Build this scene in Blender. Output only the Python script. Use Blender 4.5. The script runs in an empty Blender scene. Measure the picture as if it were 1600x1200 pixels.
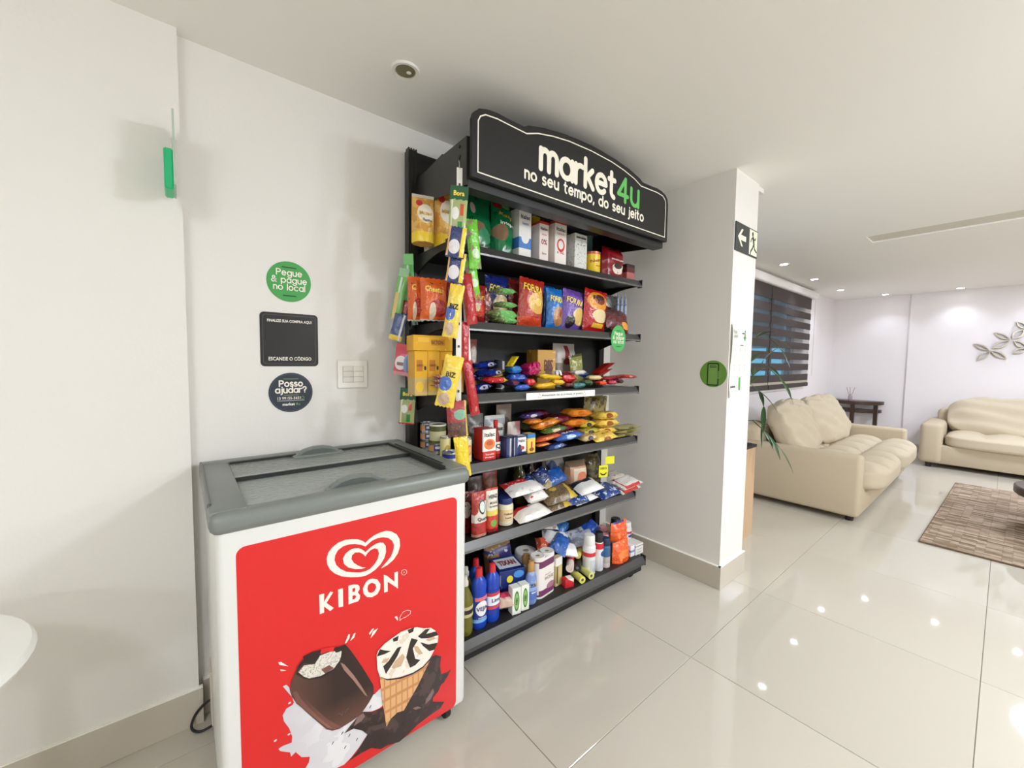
import bpy, bmesh, math, random
import numpy as np
from mathutils import Vector, Matrix
from mathutils.geometry import tessellate_polygon
PI = math.pi
random.seed(7)
SC = bpy.context.scene
COL = SC.collection

# ------------------------------------------------------------------ camera
cam = bpy.data.cameras.new('camera')
camo = bpy.data.objects.new('camera', cam)
COL.objects.link(camo)
cam.sensor_fit = 'HORIZONTAL'
cam.sensor_width = 36.0
cam.lens = 36.0 * 632.6 / 1600.0
cam.clip_start = 0.02
YAW, PITCH, ROLL = 0.6859, 0.05908, 0.01289
_F = Vector((math.sin(YAW)*math.cos(PITCH), math.cos(YAW)*math.cos(PITCH), -math.sin(PITCH)))
_R0 = Vector((math.cos(YAW), -math.sin(YAW), 0))
_U0 = _R0.cross(_F)
_R = _R0*math.cos(ROLL) + _U0*math.sin(ROLL)
_U = -_R0*math.sin(ROLL) + _U0*math.cos(ROLL)
camo.matrix_world = Matrix(((_R.x, _U.x, -_F.x, 0), (_R.y, _U.y, -_F.y, 0), (_R.z, _U.z, -_F.z, 1.38), (0, 0, 0, 1)))
SC.camera = camo

# ------------------------------------------------------------------ world, exposure
SC.view_settings.view_transform = 'Standard'
SC.view_settings.look = 'None'
SC.view_settings.gamma = 1.0
SC.view_settings.use_curve_mapping = False
SC.view_settings.exposure = 0.08
SC.cycles.use_denoising = True
SC.cycles.max_bounces = 10
SC.cycles.diffuse_bounces = 6
SC.cycles.transparent_max_bounces = 16
SC.cycles.sample_clamp_indirect = 6.0
w = bpy.data.worlds.new('dusk_sky')
SC.world = w
w.use_nodes = True
w.node_tree.nodes['Background'].inputs[0].default_value = (0.12, 0.60, 0.92, 1)
w.node_tree.nodes['Background'].inputs[1].default_value = 2.6

def lamp_area(name, loc, r, power, color, spread=180):
    l = bpy.data.lights.new(name, 'AREA')
    l.shape = 'DISK'; l.size = 2*r; l.energy = power; l.color = color; l.spread = math.radians(spread)
    o = bpy.data.objects.new(name, l); COL.objects.link(o); o.location = loc
    return o
def lamp_spot(name, loc, power, color, angle=110, r=.03):
    l = bpy.data.lights.new(name, 'SPOT')
    l.energy = power; l.color = color; l.spot_size = math.radians(angle); l.spot_blend = .8; l.shadow_soft_size = r
    o = bpy.data.objects.new(name, l); COL.objects.link(o); o.location = loc
    return o
def lamp_point(name, loc, r, power, color):
    l = bpy.data.lights.new(name, 'POINT')
    l.energy = power; l.color = color; l.shadow_soft_size = r
    o = bpy.data.objects.new(name, l); COL.objects.link(o); o.location = loc
    return o
WARM = (.93, 1.0, 1.10)
COOL = (.88, .96, 1.12)
CZ = 2.5
# ceiling lamps, the one towards the living room an added fill: x, y, radius, power of the downward glow, power of the added ceiling fill, colour
LAMPS = [(-1.05, -.65, .20, 14, 11, WARM), (2.25, -1.25, .25, 40, 44, WARM), (-2.6, -2.6, .25, 24, 36, WARM), (4.0, -3.0, .25, 62, 60, WARM), (6.95, -.50, .26, 50, 0, COOL)]
for i, (x, y, r, p, p2, c) in enumerate(LAMPS):
    lamp_area('ceiling_lamp_light', (x, y, CZ-.062), r, p, c)
    if p2: lamp_point('ceiling_fill_light', (x, y, CZ-.19), .09, p2, c)  # added point light that brightens the ceiling; no globe is built
SPOTS = [(5.3, 1.66), (6.52, 1.68), (7.74, 1.66), (8.68, 1.29), (8.72, .49), (8.7, -.29)]
for x, y in SPOTS:
    lamp_spot('downlight_light', (x, y, CZ-.03), 9, COOL)

# ------------------------------------------------------------------ helpers: materials
def lin(c):
    o = []
    for v in c[:3]:
        v /= 255.0
        o.append(v/12.92 if v <= .04045 else ((v+.055)/1.055)**2.4)
    return (*o, 1.0)
MC = {}
def mat(c, rough=.5, metal=0.0, layers=(), spec=.5, bump=0.0, bscale=60.0, trans=0.0, emit=0.0, alpha=1.0, coat=0.0, plane='xz'):
    key = (tuple(c), rough, metal, tuple(layers), spec, bump, bscale, trans, emit, alpha, coat, plane)
    if key in MC: return MC[key]
    m = bpy.data.materials.new('paint'); m.use_nodes = True
    nt = m.node_tree; N = nt.nodes; L = nt.links
    b = N['Principled BSDF']
    b.inputs['Roughness'].default_value = rough; b.inputs['Metallic'].default_value = metal
    b.inputs['Specular IOR Level'].default_value = spec
    b.inputs['Transmission Weight'].default_value = trans
    b.inputs['Alpha'].default_value = alpha
    b.inputs['Coat Weight'].default_value = coat
    b.inputs['Base Color'].default_value = lin(c)
    if emit:
        b.inputs['Emission Color'].default_value = lin(c); b.inputs['Emission Strength'].default_value = emit
    if layers or bump:
        tc = N.new('ShaderNodeTexCoord')
    if layers:
        sp = N.new('ShaderNodeSeparateXYZ'); L.new(tc.outputs['Generated'], sp.inputs[0])
        ax = {'x': sp.outputs[0], 'y': sp.outputs[1], 'z': sp.outputs[2]}
        P0, P1 = ax[plane[0]], ax[plane[1]]
        def mth(op, a, bb, cc=None):
            n = N.new('ShaderNodeMath'); n.operation = op
            for i, v in enumerate((a, bb, cc)):
                if v is None: continue
                if isinstance(v, (int, float)): n.inputs[i].default_value = v
                else: L.new(v, n.inputs[i])
            return n.outputs[0]
        cur = None
        for ly in layers:
            k = ly[0]; col = ly[-1]
            if k == 'b':      # band along an axis
                a = ax[ly[1]]; mask = mth('MULTIPLY', mth('GREATER_THAN', a, ly[2]), mth('LESS_THAN', a, ly[3]))
            elif k == 'r':    # rectangle
                mask = mth('MULTIPLY', mth('MULTIPLY', mth('GREATER_THAN', P0, ly[1]), mth('LESS_THAN', P0, ly[2])),
                           mth('MULTIPLY', mth('GREATER_THAN', P1, ly[3]), mth('LESS_THAN', P1, ly[4])))
            elif k == 'e':    # ellipse
                dx = mth('DIVIDE', mth('SUBTRACT', P0, ly[1]), ly[3]); dz = mth('DIVIDE', mth('SUBTRACT', P1, ly[2]), ly[4])
                mask = mth('LESS_THAN', mth('ADD', mth('MULTIPLY', dx, dx), mth('MULTIPLY', dz, dz)), 1.0)
            elif k == 'd':    # half plane  a*x + b*z > c
                mask = mth('GREATER_THAN', mth('ADD', mth('MULTIPLY', P0, ly[1]), mth('MULTIPLY', P1, ly[2])), ly[3])
            elif k == 'g':    # printed fade from lo (none) to hi (full)
                mask = mth('MINIMUM', mth('MAXIMUM', mth('DIVIDE', mth('SUBTRACT', ax[ly[1]], ly[2]), ly[3]-ly[2]), 0), 1)
            elif k == 's':    # stripes along an axis
                mask = mth('GREATER_THAN', mth('SINE', mth('MULTIPLY', ax[ly[1]], ly[2]), 0), ly[3])
            elif k == 'n':    # blotches
                nz = N.new('ShaderNodeTexNoise'); nz.inputs['Scale'].default_value = ly[1]; nz.inputs['Detail'].default_value = 3
                L.new(tc.outputs['Object'], nz.inputs['Vector']); mask = mth('GREATER_THAN', nz.outputs[0], ly[2])
            mx = N.new('ShaderNodeMix'); mx.data_type = 'RGBA'
            L.new(mask, mx.inputs[0])
            if cur is None: mx.inputs[6].default_value = lin(c)
            else: L.new(cur, mx.inputs[6])
            mx.inputs[7].default_value = lin(col)
            cur = mx.outputs[2]
        L.new(cur, b.inputs['Base Color'])
    if bump:
        nz = N.new('ShaderNodeTexNoise'); nz.inputs['Scale'].default_value = bscale; nz.inputs['Detail'].default_value = 4
        L.new(tc.outputs['Object'], nz.inputs['Vector'])
        bp = N.new('ShaderNodeBump'); bp.inputs['Strength'].default_value = bump; bp.inputs['Distance'].default_value = .02
        L.new(nz.outputs[0], bp.inputs['Height']); L.new(bp.outputs[0], b.inputs['Normal'])
    MC[key] = m
    return m

# ------------------------------------------------------------------ helpers: meshes and objects
def mesh(name, V, Fc, m, smooth=False, mi=None):
    me = bpy.data.meshes.new(name); me.from_pydata([tuple(v) for v in V], [], [tuple(f) for f in Fc])
    for mm in (m if isinstance(m, (list, tuple)) else [m]): me.materials.append(mm)
    if smooth:
        me.polygons.foreach_set('use_smooth', [True]*len(me.polygons))
        me.set_sharp_from_angle(angle=math.radians(42)) if hasattr(me, 'set_sharp_from_angle') else None
    if mi: me.polygons.foreach_set('material_index', mi)
    me.update()
    return me
def link(name, me, parent=None, loc=(0, 0, 0), rot=(0, 0, 0), **kw):
    o = bpy.data.objects.new(name, me); COL.objects.link(o); o.location = loc; o.rotation_euler = rot
    if parent: o.parent = parent
    for k, v in kw.items():
        if v: o['category' if k == 'cat' else k] = v
    return o
def struct(name, me, parent=None, loc=(0, 0, 0), rot=(0, 0, 0)):
    o = link(name, me, parent, loc, rot)
    if not parent: o['kind'] = 'structure'
    return o
def empty(name, loc, rz=0, **kw): return link(name, None, None, loc, (0, 0, rz), **kw)
class MB:
    def __init__(s): s.V = []; s.F = []; s.mi = []; s.cm = 0
    def add(s, V, F):
        n = len(s.V); s.V += [tuple(v) for v in V]; s.F += [tuple(i+n for i in f) for f in F]; s.mi += [s.cm]*len(F); return s
    def box(s, x0, x1, y0, y1, z0, z1, M=None):
        V = [(x, y, z) for z in (z0, z1) for y in (y0, y1) for x in (x0, x1)]
        if M: V = [tuple(M @ Vector(v)) for v in V]
        return s.add(V, [(0, 2, 3, 1), (4, 5, 7, 6), (0, 1, 5, 4), (2, 6, 7, 3), (0, 4, 6, 2), (1, 3, 7, 5)])
    def rbox(s, x0, x1, y0, y1, z0, z1, r, seg=2, M=None, only=None):
        bm = bmesh.new(); bmesh.ops.create_cube(bm, size=1)
        for v in bm.verts: v.co = Vector((x0+(v.co.x+.5)*(x1-x0), y0+(v.co.y+.5)*(y1-y0), z0+(v.co.z+.5)*(z1-z0)))
        es = bm.edges[:]
        if only is not None:
            es = [e for e in es if abs((e.verts[0].co-e.verts[1].co).normalized()['xyz'.index(only)]) > .9]
        bmesh.ops.bevel(bm, geom=es, offset=r, segments=seg, affect='EDGES', profile=.5)
        return s.addbm(bm, M)
    def addbm(s, bm, M=None):
        bm.verts.index_update()
        V = [tuple(M @ v.co) if M else tuple(v.co) for v in bm.verts]; F = [tuple(v.index for v in f.verts) for f in bm.faces]; bm.free()
        return s.add(V, F)
    def lathe(s, prof, seg=20, c=(0, 0, 0), sx=1, sy=1, M=None):
        V = []; F = []; n = len(prof)
        for i in range(seg):
            a = 2*PI*i/seg
            for r, z in prof: V.append((c[0]+r*math.cos(a)*sx, c[1]+r*math.sin(a)*sy, c[2]+z))
        for i in range(seg):
            j = (i+1) % seg
            for k in range(n-1): F.append((i*n+k, j*n+k, j*n+k+1, i*n+k+1))
        if prof[0][0] > 1e-6: F.append(tuple(i*n for i in reversed(range(seg))))
        if prof[-1][0] > 1e-6: F.append(tuple(i*n+n-1 for i in range(seg)))
        if M: V = [tuple(M @ Vector(v)) for v in V]
        return s.add(V, F)
    def tube(s, P, r, seg=8, cap=True):
        P = [Vector(p) for p in P]; n = len(P); R = r if isinstance(r, (list, tuple)) else [r]*n
        V = []; F = []; up = None
        for i in range(n):
            t = (P[min(i+1, n-1)]-P[max(i-1, 0)]).normalized()
            if up is None: up = t.orthogonal().normalized()
            up = (up - t*up.dot(t)).normalized(); b = t.cross(up)
            for k in range(seg):
                a = 2*PI*k/seg; V.append(tuple(P[i]+(up*math.cos(a)+b*math.sin(a))*R[i]))
        for i in range(n-1):
            for k in range(seg):
                F.append((i*seg+k, i*seg+(k+1) % seg, (i+1)*seg+(k+1) % seg, (i+1)*seg+k))
        if cap: F.append(tuple(reversed(range(seg)))); F.append(tuple((n-1)*seg+k for k in range(seg)))
        return s.add(V, F)
    def prism(s, poly, d0, d1, plane='xz', holes=()):
        # polygon in a plane, extruded along the third axis from d0 to d1
        loops = [list(poly)] + [list(h) for h in holes]
        tri = tessellate_polygon([[Vector((a, b, 0)) for a, b in lp] for lp in loops])
        fl = [p for lp in loops for p in lp]; n = len(fl)
        def to(a, b, d): return {'xz': (a, d, b), 'xy': (a, b, d), 'yz': (d, a, b)}[plane]
        V = [to(a, b, d0) for a, b in fl] + [to(a, b, d1) for a, b in fl]
        F = [t for t in tri] + [(t[2]+n, t[1]+n, t[0]+n) for t in tri]
        o = 0
        for lp in loops:
            k = len(lp)
            for i in range(k): F.append((o+i, o+(i+1) % k, o+(i+1) % k+n, o+i+n))
            o += k
        s.add(V, F)
        return s
    def flat(s, poly, y, holes=()):
        loops = [list(poly)] + [list(h) for h in holes]
        tri = tessellate_polygon([[Vector((a, b, 0)) for a, b in lp] for lp in loops])
        fl = [p for lp in loops for p in lp]
        return s.add([(a, y, b) for a, b in fl], tri)
    def fix(s):
        bm = bmesh.new(); vs = [bm.verts.new(v) for v in s.V]
        for f, k in zip(s.F, s.mi):
            try:
                q = bm.faces.new([vs[i] for i in f]); q.material_index = k
            except ValueError: pass
        bmesh.ops.recalc_face_normals(bm, faces=bm.faces)
        return bm
    def mesh(s, name, m, smooth=False, recalc=False):
        if recalc:
            bm = s.fix(); me = bpy.data.meshes.new(name); bm.to_mesh(me); bm.free()
            for mm in (m if isinstance(m, (list, tuple)) else [m]): me.materials.append(mm)
            if smooth:
                me.polygons.foreach_set('use_smooth', [True]*len(me.polygons)); me.set_sharp_from_angle(angle=math.radians(42))
            return me
        return mesh(name, s.V, s.F, m, smooth, s.mi if any(s.mi) else None)
    def obj(s, name, m, parent=None, loc=(0, 0, 0), rot=(0, 0, 0), smooth=False, recalc=True, **kw):
        return link(name, s.mesh(name, m, smooth, recalc), parent, loc, rot, **kw)

def smooth(P, n=6):
    P = [Vector(p) for p in P]; o = []
    for i in range(len(P)-1):
        a, b, c, d = P[max(i-1, 0)], P[i], P[i+1], P[min(i+2, len(P)-1)]
        for k in range(n):
            t = k/n; o.append(.5*((2*b)+(c-a)*t+(2*a-5*b+4*c-d)*t*t+(3*b-a-3*c+d)*t**3))
    return o+[P[-1]]
# text -------------------------------------------------------------
TXC = {}
def text_base(s, bold):
    k = (s, bold)
    if k in TXC: return TXC[k]
    cu = bpy.data.curves.new('t', 'FONT'); cu.body = s; cu.size = 1; cu.offset = bold; cu.resolution_u = 2; cu.align_x = 'LEFT'
    o = bpy.data.objects.new('t', cu); COL.objects.link(o)
    dg = bpy.context.evaluated_depsgraph_get(); dg.update()
    me = bpy.data.meshes.new_from_object(o.evaluated_get(dg))
    bm = bmesh.new(); bm.from_mesh(me); bmesh.ops.triangulate(bm, faces=bm.faces[:])
    for _ in range(3):
        le = [e for e in bm.edges if e.calc_length() > .16]
        if le: bmesh.ops.subdivide_edges(bm, edges=le, cuts=1); bmesh.ops.triangulate(bm, faces=bm.faces[:])
    bm.to_mesh(me); bm.free()
    V = np.array([v.co[:] for v in me.vertices]).reshape(-1, 3); F = [tuple(p.vertices) for p in me.polygons]
    bpy.data.objects.remove(o); bpy.data.curves.remove(cu); bpy.data.meshes.remove(me)
    V = V[:, :2] - V[:, :2].min(0); V = V/np.maximum(V.max(0), 1e-6)
    TXC[k] = (V, F)
    return TXC[k]
# rounded single-stroke letters, coordinates in x-heights
def _arc(cx, cy, rx, ry, a0, a1, n=10):
    return [(cx+rx*math.cos(math.radians(a0+(a1-a0)*i/n)), cy+ry*math.sin(math.radians(a0+(a1-a0)*i/n))) for i in range(n+1)]
def _o(cx=.45): return _arc(cx, .5, .45, .5, 0, 360, 18)
GL = {
 'm': (1.16, [[(0, 0), (0, 1)], [(0, .6)]+_arc(.29, .68, .29, .32, 180, 0)+[(.58, 0)], [(.58, .6)]+_arc(.87, .68, .29, .32, 180, 0)+[(1.16, 0)]]),
 'n': (.7, [[(0, 0), (0, 1)], [(0, .6)]+_arc(.35, .65, .35, .35, 180, 0)+[(.7, 0)]]),
 'a': (.9, [_o(), [(.9, 1), (.9, 0)]]), 'r': (.5, [[(0, 0), (0, 1)], _arc(.4, .6, .4, .4, 180, 70)]),
 'k': (.66, [[(0, 0), (0, 1.5)], [(.02, .42), (.6, 1)], [(.2, .58), (.66, 0)]]),
 'e': (.88, [[(.02, .52), (.88, .52)]+_arc(.45, .5, .43, .5, 3, 315, 16)]),
 't': (.56, [[(.22, 1.4), (.22, .3)]+_arc(.5, .3, .28, .3, 180, 265, 6), [(0, 1), (.54, 1)]]),
 '4': (.95, [[(.7, 0), (.7, 1.38), (0, .36), (.95, .36)]]), 'u': (.76, [[(0, 1), (0, .38)]+_arc(.38, .38, .38, .38, 180, 360)+[(.76, 1)], [(.76, .5), (.76, 0)]]),
 'o': (.9, [_o()]), 's': (.6, [_arc(.3, .76, .28, .24, 40, 270, 10)+_arc(.3, .26, .3, .26, 90, -140, 10)]),
 'p': (.9, [[(0, 1), (0, -.45)], _o()]), 'd': (.9, [_o(), [(.9, 1.5), (.9, 0)]]), 'g': (.9, [_o(), [(.9, 1), (.9, -.1)]+_arc(.47, -.1, .43, .36, 0, -150, 8)]),
 'l': (0, [[(0, 1.5), (0, 0)]]), 'i': (0, [[(0, 1), (0, 0)], [(0, 1.38), (0, 1.4)]]), 'j': (.2, [[(.2, 1), (.2, -.15)]+_arc(-.08, -.15, .28, .28, 0, -80, 5), [(.2, 1.38), (.2, 1.4)]]),
 'c': (.8, [_arc(.45, .5, .45, .5, 48, 312, 14)]), ',': (.12, [[(.1, .08), (.0, -.22)]]),
 'P': (.85, [[(0, 0), (0, 1.42)], [(0, 1.42), (.45, 1.42)]+_arc(.45, 1.05, .4, .37, 90, -90)+[(0, .68)]]),
 '?': (.75, [_arc(.37, 1.05, .37, .37, 170, -60, 10)+[(.4, .6), (.4, .4)], [(.4, .02), (.4, .04)]]),
 '&': (1.05, [[(1, 0), (.28, .85)]+_arc(.48, 1.13, .26, .27, 215, -40, 10)+[(.2, .62)]+_arc(.38, .34, .36, .34, 130, 330, 10)+[(.95, .62)]]),
}
def stroke(s, s2, x, z, xh, y, wt, mb, gap=.34, word=.75, fmap=None):
    """writes s at (x, z) with x-height xh into mb; returns the end x"""
    for ch in s:
        if ch == ' ': x += word*xh; continue
        wd, lines = GL[ch]
        for ln in lines:
            pts = [(x+a*xh, z+b*xh) for a, b in ln]
            ribbon(mb, pts, wt, y)
        x += (wd+gap)*xh
    return x - gap*xh
def swidth(s, xh, gap=.34, word=.75):
    t = 0
    for ch in s: t += word*xh if ch == ' ' else (GL[ch][0]+gap)*xh
    return t - gap*xh
LAYER = [0]
def ribbon(mb, pts, wt, y, caps=True, closed=False):
    """flat stroke of width wt along pts; every stroke lies a hair above the one before, so none coincide"""
    h = wt/2; P = [Vector((a, b)) for a, b in pts]
    if (P[0]-P[-1]).length < 1e-6 and len(P) > 3: P.pop(); closed = True
    n = len(P)
    if not closed:      # break at sharp corners
        for i in range(1, n-1):
            u, v = (P[i]-P[i-1]), (P[i+1]-P[i])
            if u.length > 1e-9 and v.length > 1e-9 and u.normalized().dot(v.normalized()) < .55:
                ribbon(mb, pts[:i+1], wt, y, caps); ribbon(mb, pts[i:], wt, y, caps); return
    LAYER[0] = (LAYER[0]+1) % 12; yy = y-LAYER[0]*1.6e-5
    V = []; F = []
    for i in range(n):
        a = P[i-1] if (i > 0 or closed) else P[i]; b = P[(i+1) % n] if (i < n-1 or closed) else P[i]
        d1 = (P[i]-a); d2 = (b-P[i]); d1 = d1.normalized() if d1.length > 1e-9 else d2.normalized(); d2 = d2.normalized() if d2.length > 1e-9 else d1
        t = (d1+d2).normalized(); k = h/max(.5, t.dot(d1)); nn = Vector((-t.y, t.x))*k
        V += [(P[i].x+nn.x, yy, P[i].y+nn.y), (P[i].x-nn.x, yy, P[i].y-nn.y)]
    for i in range(n if closed else n-1):
        j = (i+1) % n; F.append((2*i, 2*i+1, 2*j+1, 2*j))
    if caps and not closed:
        for e, q in ((0, P[1]), (n-1, P[n-2])):
            d = (P[e]-q).normalized(); a0 = math.atan2(d.y, d.x); c0 = len(V)
            V += [(P[e].x+h*math.cos(a0-PI/2+PI*k/8), yy, P[e].y+h*math.sin(a0-PI/2+PI*k/8)) for k in range(9)]
            F.append(tuple(c0+k for k in range(9)))
    mb.add(V, F)
def words(parent, s, cx, cz, wd, ht, y, m, bold=.02, fmap=None, name='lettering', rot=0):
    """printed words as a flat mesh fitted to wd x ht round (cx, cz) on the face at y; fmap bends them onto a curved face"""
    V, F = text_base(s, bold)
    X = cx+(V[:, 0]-.5)*wd; Z = cz+(V[:, 1]-.5)*ht
    if rot:
        dx, dz = X-cx, Z-cz; X = cx+dx*math.cos(rot)-dz*math.sin(rot); Z = cz+dx*math.sin(rot)+dz*math.cos(rot)
    P = [(x, y, z) if fmap is None else fmap(x, z) for x, z in zip(X, Z)]
    return link(name, mesh(name, P, F, m), parent)
def disc(mb, cx, cz, rx, rz, y, n=28):
    return mb.add([(cx+rx*math.cos(2*PI*k/n), y, cz+rz*math.sin(2*PI*k/n)) for k in range(n)], [tuple(range(n))])
def rrect(x0, x1, z0, z1, r, n=5):
    P = []
    for cx, cz, a in ((x1-r, z1-r, 0), (x0+r, z1-r, 90), (x0+r, z0+r, 180), (x1-r, z0+r, 270)):
        for i in range(n+1):
            t = math.radians(a+90*i/n); P.append((cx+r*math.cos(t), cz+r*math.sin(t)))
    return P
WHITE = mat((245, 243, 238), .5); BLACK = mat((20, 20, 20), .5); INK = mat((35, 35, 38), .6)

# ================================================================== THE SETTING
WX0, WX1, WY0, WY1 = -3.6, 9.0, -4.6, 1.905
YW2 = 1.995
PAINT = mat((231, 228, 222), .55, bump=.04, bscale=90)
PAINTW = mat((235, 230, 231), .5, bump=.04, bscale=90)
CEIL = mat((244, 242, 237), .7)
PORC = mat((197, 189, 174), .06, spec=.55)
SKIRT = mat((197, 188, 173), .25)
# floor: grout bed and polished tiles
fl = MB().box(WX0, WX1, WY0, 2.0, -.06, -.004).mesh('floor', mat((150, 142, 130), .7), recalc=True)
floor = struct('floor', fl)
TS = .8655
PMATS = [mat((197, 190, 177), .045, spec=.5), mat((199, 192, 179), .045, spec=.5), mat((195, 188, 175), .045, spec=.5)]
fullt = [MB().rbox(-TS/2+.0012, TS/2-.0012, -TS/2+.0012, TS/2-.0012, -.012, 0, .0012, 1).mesh('floor_tile', PMATS[k]) for k in range(3)]
random.seed(3)
for i in range(-6, 10):
    for j in range(-6, 3):
        cx, cy = .95+TS*(i+.5), .002+TS*(j+.5)
        x0, x1, y0, y1 = max(cx-TS/2, WX0), min(cx+TS/2, WX1), max(cy-TS/2, WY0), min(cy+TS/2, 1.99)
        if x1-x0 < .03 or y1-y0 < .03: continue
        if x1-x0 > TS-.001 and y1-y0 > TS-.001: link('floor_tile', random.choice(fullt), floor, (cx, cy, 0))
        else: link('floor_tile', MB().rbox(x0+.0012-cx, x1-.0012-cx, y0+.0012-cy, y1-.0012-cy, -.012, 0, .0012, 1).mesh('floor_tile', PMATS[0]), floor, (cx, cy, 0))
# ceiling with a raised tray over the living room
tx0, tx1, ty0, ty1 = 4.70, 4.97, -3.2, .85
c = MB()
for a in ((WX0, tx0, WY0, 2.0), (tx1, WX1, WY0, 2.0), (tx0, tx1, WY0, ty0), (tx0, tx1, ty1, 2.0)): c.box(a[0], a[1], a[2], a[3], CZ, CZ+.1)
ceil_o = struct('ceiling', c.mesh('ceiling', CEIL))
link('slot_panel', MB().box(tx0-.002, tx1+.002, ty0, ty1+.002, CZ+.012, CZ+.05).mesh('slot_panel', mat((216, 211, 199), .8), recalc=True), ceil_o)  # greyer paint stands in for the shade inside the slot
# walls
def wall(name, x0, x1, y0, y1, m=PAINT, z0=-.05, z1=CZ+.02): return struct(name, MB().box(x0, x1, y0, y1, z0, z1).mesh(name, m, recalc=True))
wall('wall_back', .02, 2.55, WY1, WY1+.15)
wall('wall_left', WX0, .02, 1.862, WY1+.15)
wall('wall_pillar', 2.512, 2.842, 1.048, WY1+.15)
wall('wall_side', WX0-.15, WX0, WY0, WY1+.1)
wall('wall_front', WX0, WX1, WY0-.15, WY0)
# window wall with an opening
wx0, wx1, wz0, wz1 = 3.6, 6.95, 1.08, 2.3
m_ = MB().box(2.842, wx0, YW2, YW2+.15, -.05, CZ+.02).box(wx1, WX1+.1, YW2, YW2+.15, -.05, CZ+.02).box(wx0, wx1, YW2, YW2+.15, -.05, wz0).box(wx0, wx1, YW2, YW2+.15, wz1, CZ+.02)
struct('wall_window', m_.mesh('wall_window', PAINTW, recalc=True))
m_ = MB().box(WX1, WX1+.15, WY0, YW2, -.05, CZ+.02).box(WX1-.035, WX1+.01, WY0, 1.02, 0, CZ)
struct('wall_right', m_.mesh('wall_right', PAINTW, recalc=True))
# small lintel behind the pillar head
struct('trim_1', MB().box(2.842, 2.95, 1.058, 1.99, CZ-.028, CZ+.01).mesh('trim_1', PAINT, recalc=True))
# skirting
def skirt(name, x0, x1, y0, y1): 
    o = MB().rbox(x0, x1, y0, y1, 0, .138, .0015, 1).mesh(name, SKIRT)
    s = struct(name, o); return s
skirt('baseboard_left', WX0, .032, 1.848, 1.864)
skirt('baseboard_back', .034, 2.498, 1.890, 1.907)
skirt('baseboard_pillar', 2.497, 2.514, 1.034, 1.906)
skirt('baseboard_pillar_front', 2.4972, 2.858, 1.033, 1.050)
skirt('baseboard_window', 2.845, WX1-.002, 1.978, 1.9965)
skirt('baseboard_right', WX1-.052, WX1-.033, WY0, 1.0)
cap = mat((250, 247, 238), .5)
struct('trim_2', MB().box(2.4975, 2.5135, 1.0345, 1.905, .138, .1415).box(2.4975, 2.8575, 1.034, 1.0495, .138, .1415).mesh('trim_2', cap, recalc=True))
struct('trim_3', MB().box(WX0, .0315, 1.8485, 1.8635, .138, .1415).box(.034, .88, 1.891, 1.906, .138, .1415).mesh('trim_3', cap, recalc=True))
# window: frame, mullions, panes; the outside
win = MB(); 
for a in ((wx0, wx1, wz0, wz0+.05), (wx0, wx1, wz1-.05, wz1), (wx0, wx0+.05, wz0, wz1), (wx1-.05, wx1, wz0, wz1)): win.box(a[0], a[1], YW2+.04, YW2+.10, a[2], a[3])
wino = struct('window_1', win.mesh('window_1', mat((60, 58, 58), .4), recalc=True))
for xm in (4.4, 5.46, 6.19): link('mullion', MB().box(xm-.03, xm+.03, YW2+.045, YW2+.095, wz0+.05, wz1-.05).mesh('mullion', mat((60, 58, 58), .4), recalc=True), wino)
GL_ = mat((170, 200, 205), .02, trans=1.0)
xs = [wx0+.05, 4.4, 5.46, 6.19, wx1-.05]
for a, b in zip(xs, xs[1:]): link('pane', MB().box(a+.02, b-.02, YW2+.066, YW2+.070, wz0+.04, wz1-.04).mesh('pane', GL_, recalc=True), wino)
struct('trim_4', MB().rbox(wx0-.06, 7.45, YW2-.03, YW2+.04, wz0-.075, wz0-.045, .004, 1).mesh('trim_4', mat((240, 238, 232), .4)))
struct('sky_blocker', MB().box(2.5, 8.8, 2.5, 4.2, 1.67, 3.4).mesh('sky_blocker', mat((95, 105, 112), .8), recalc=True))   # added block outside, dims the upper stripes of the blind

# ================================================================== LIGHT FITTINGS
RIM = mat((232, 229, 222), .4)
def downlight(x, y, label, lit=True, r=.055, grp=None):
    t = empty('recessed_downlight', (x, y, CZ), 0, label=label, cat='ceiling light', group=grp)
    MB().lathe([(r*.72, -.001), (r*.72, -.006), (r*.95, -.008), (r, -.003), (r, 0.0)], 28).obj('trim_ring', RIM, t, smooth=True)
    if lit: MB().lathe([(r*.70, -.003), (r*.70, -.006)], 20).obj('lamp', mat((245, 247, 255), .4, emit=22), t)
    else:
        MB().lathe([(r*.66, 0.0), (r*.66, -.004)], 20).obj('lamp_well', mat((128, 122, 92), .35), t)
        MB().lathe([(.0, -.0075), (r*.14, -.006), (r*.2, -.003)], 12, c=(r*.25, 0, 0)).obj('bulb', mat((235, 230, 215), .2), t, smooth=True)
    return t
downlight(.709, 1.545, 'unlit white recessed downlight in the ceiling near the black shelf unit', False)
DL = ['lit recessed downlight nearest the pillar, in the row above the blind', 'second lit recessed downlight from the pillar, above the middle of the blind',
      'third lit recessed downlight from the pillar, beyond the end of the blind', 'lit recessed downlight above the corner console table wall',
      'lit recessed downlight close to the leaf sculpture wall', 'lit recessed downlight over the end wall, out at the right edge']
for (x, y), lb in zip(SPOTS, DL): downlight(x, y, lb, grp='recessed downlights over the sofas')
LL = ['round white ceiling lamp above the ice cream freezer side', 'round white ceiling lamp in front of the shelf unit', 'round white ceiling lamp at the back left of the room',
      'round white ceiling lamp towards the living room', 'round white ceiling lamp over the rug']
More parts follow.
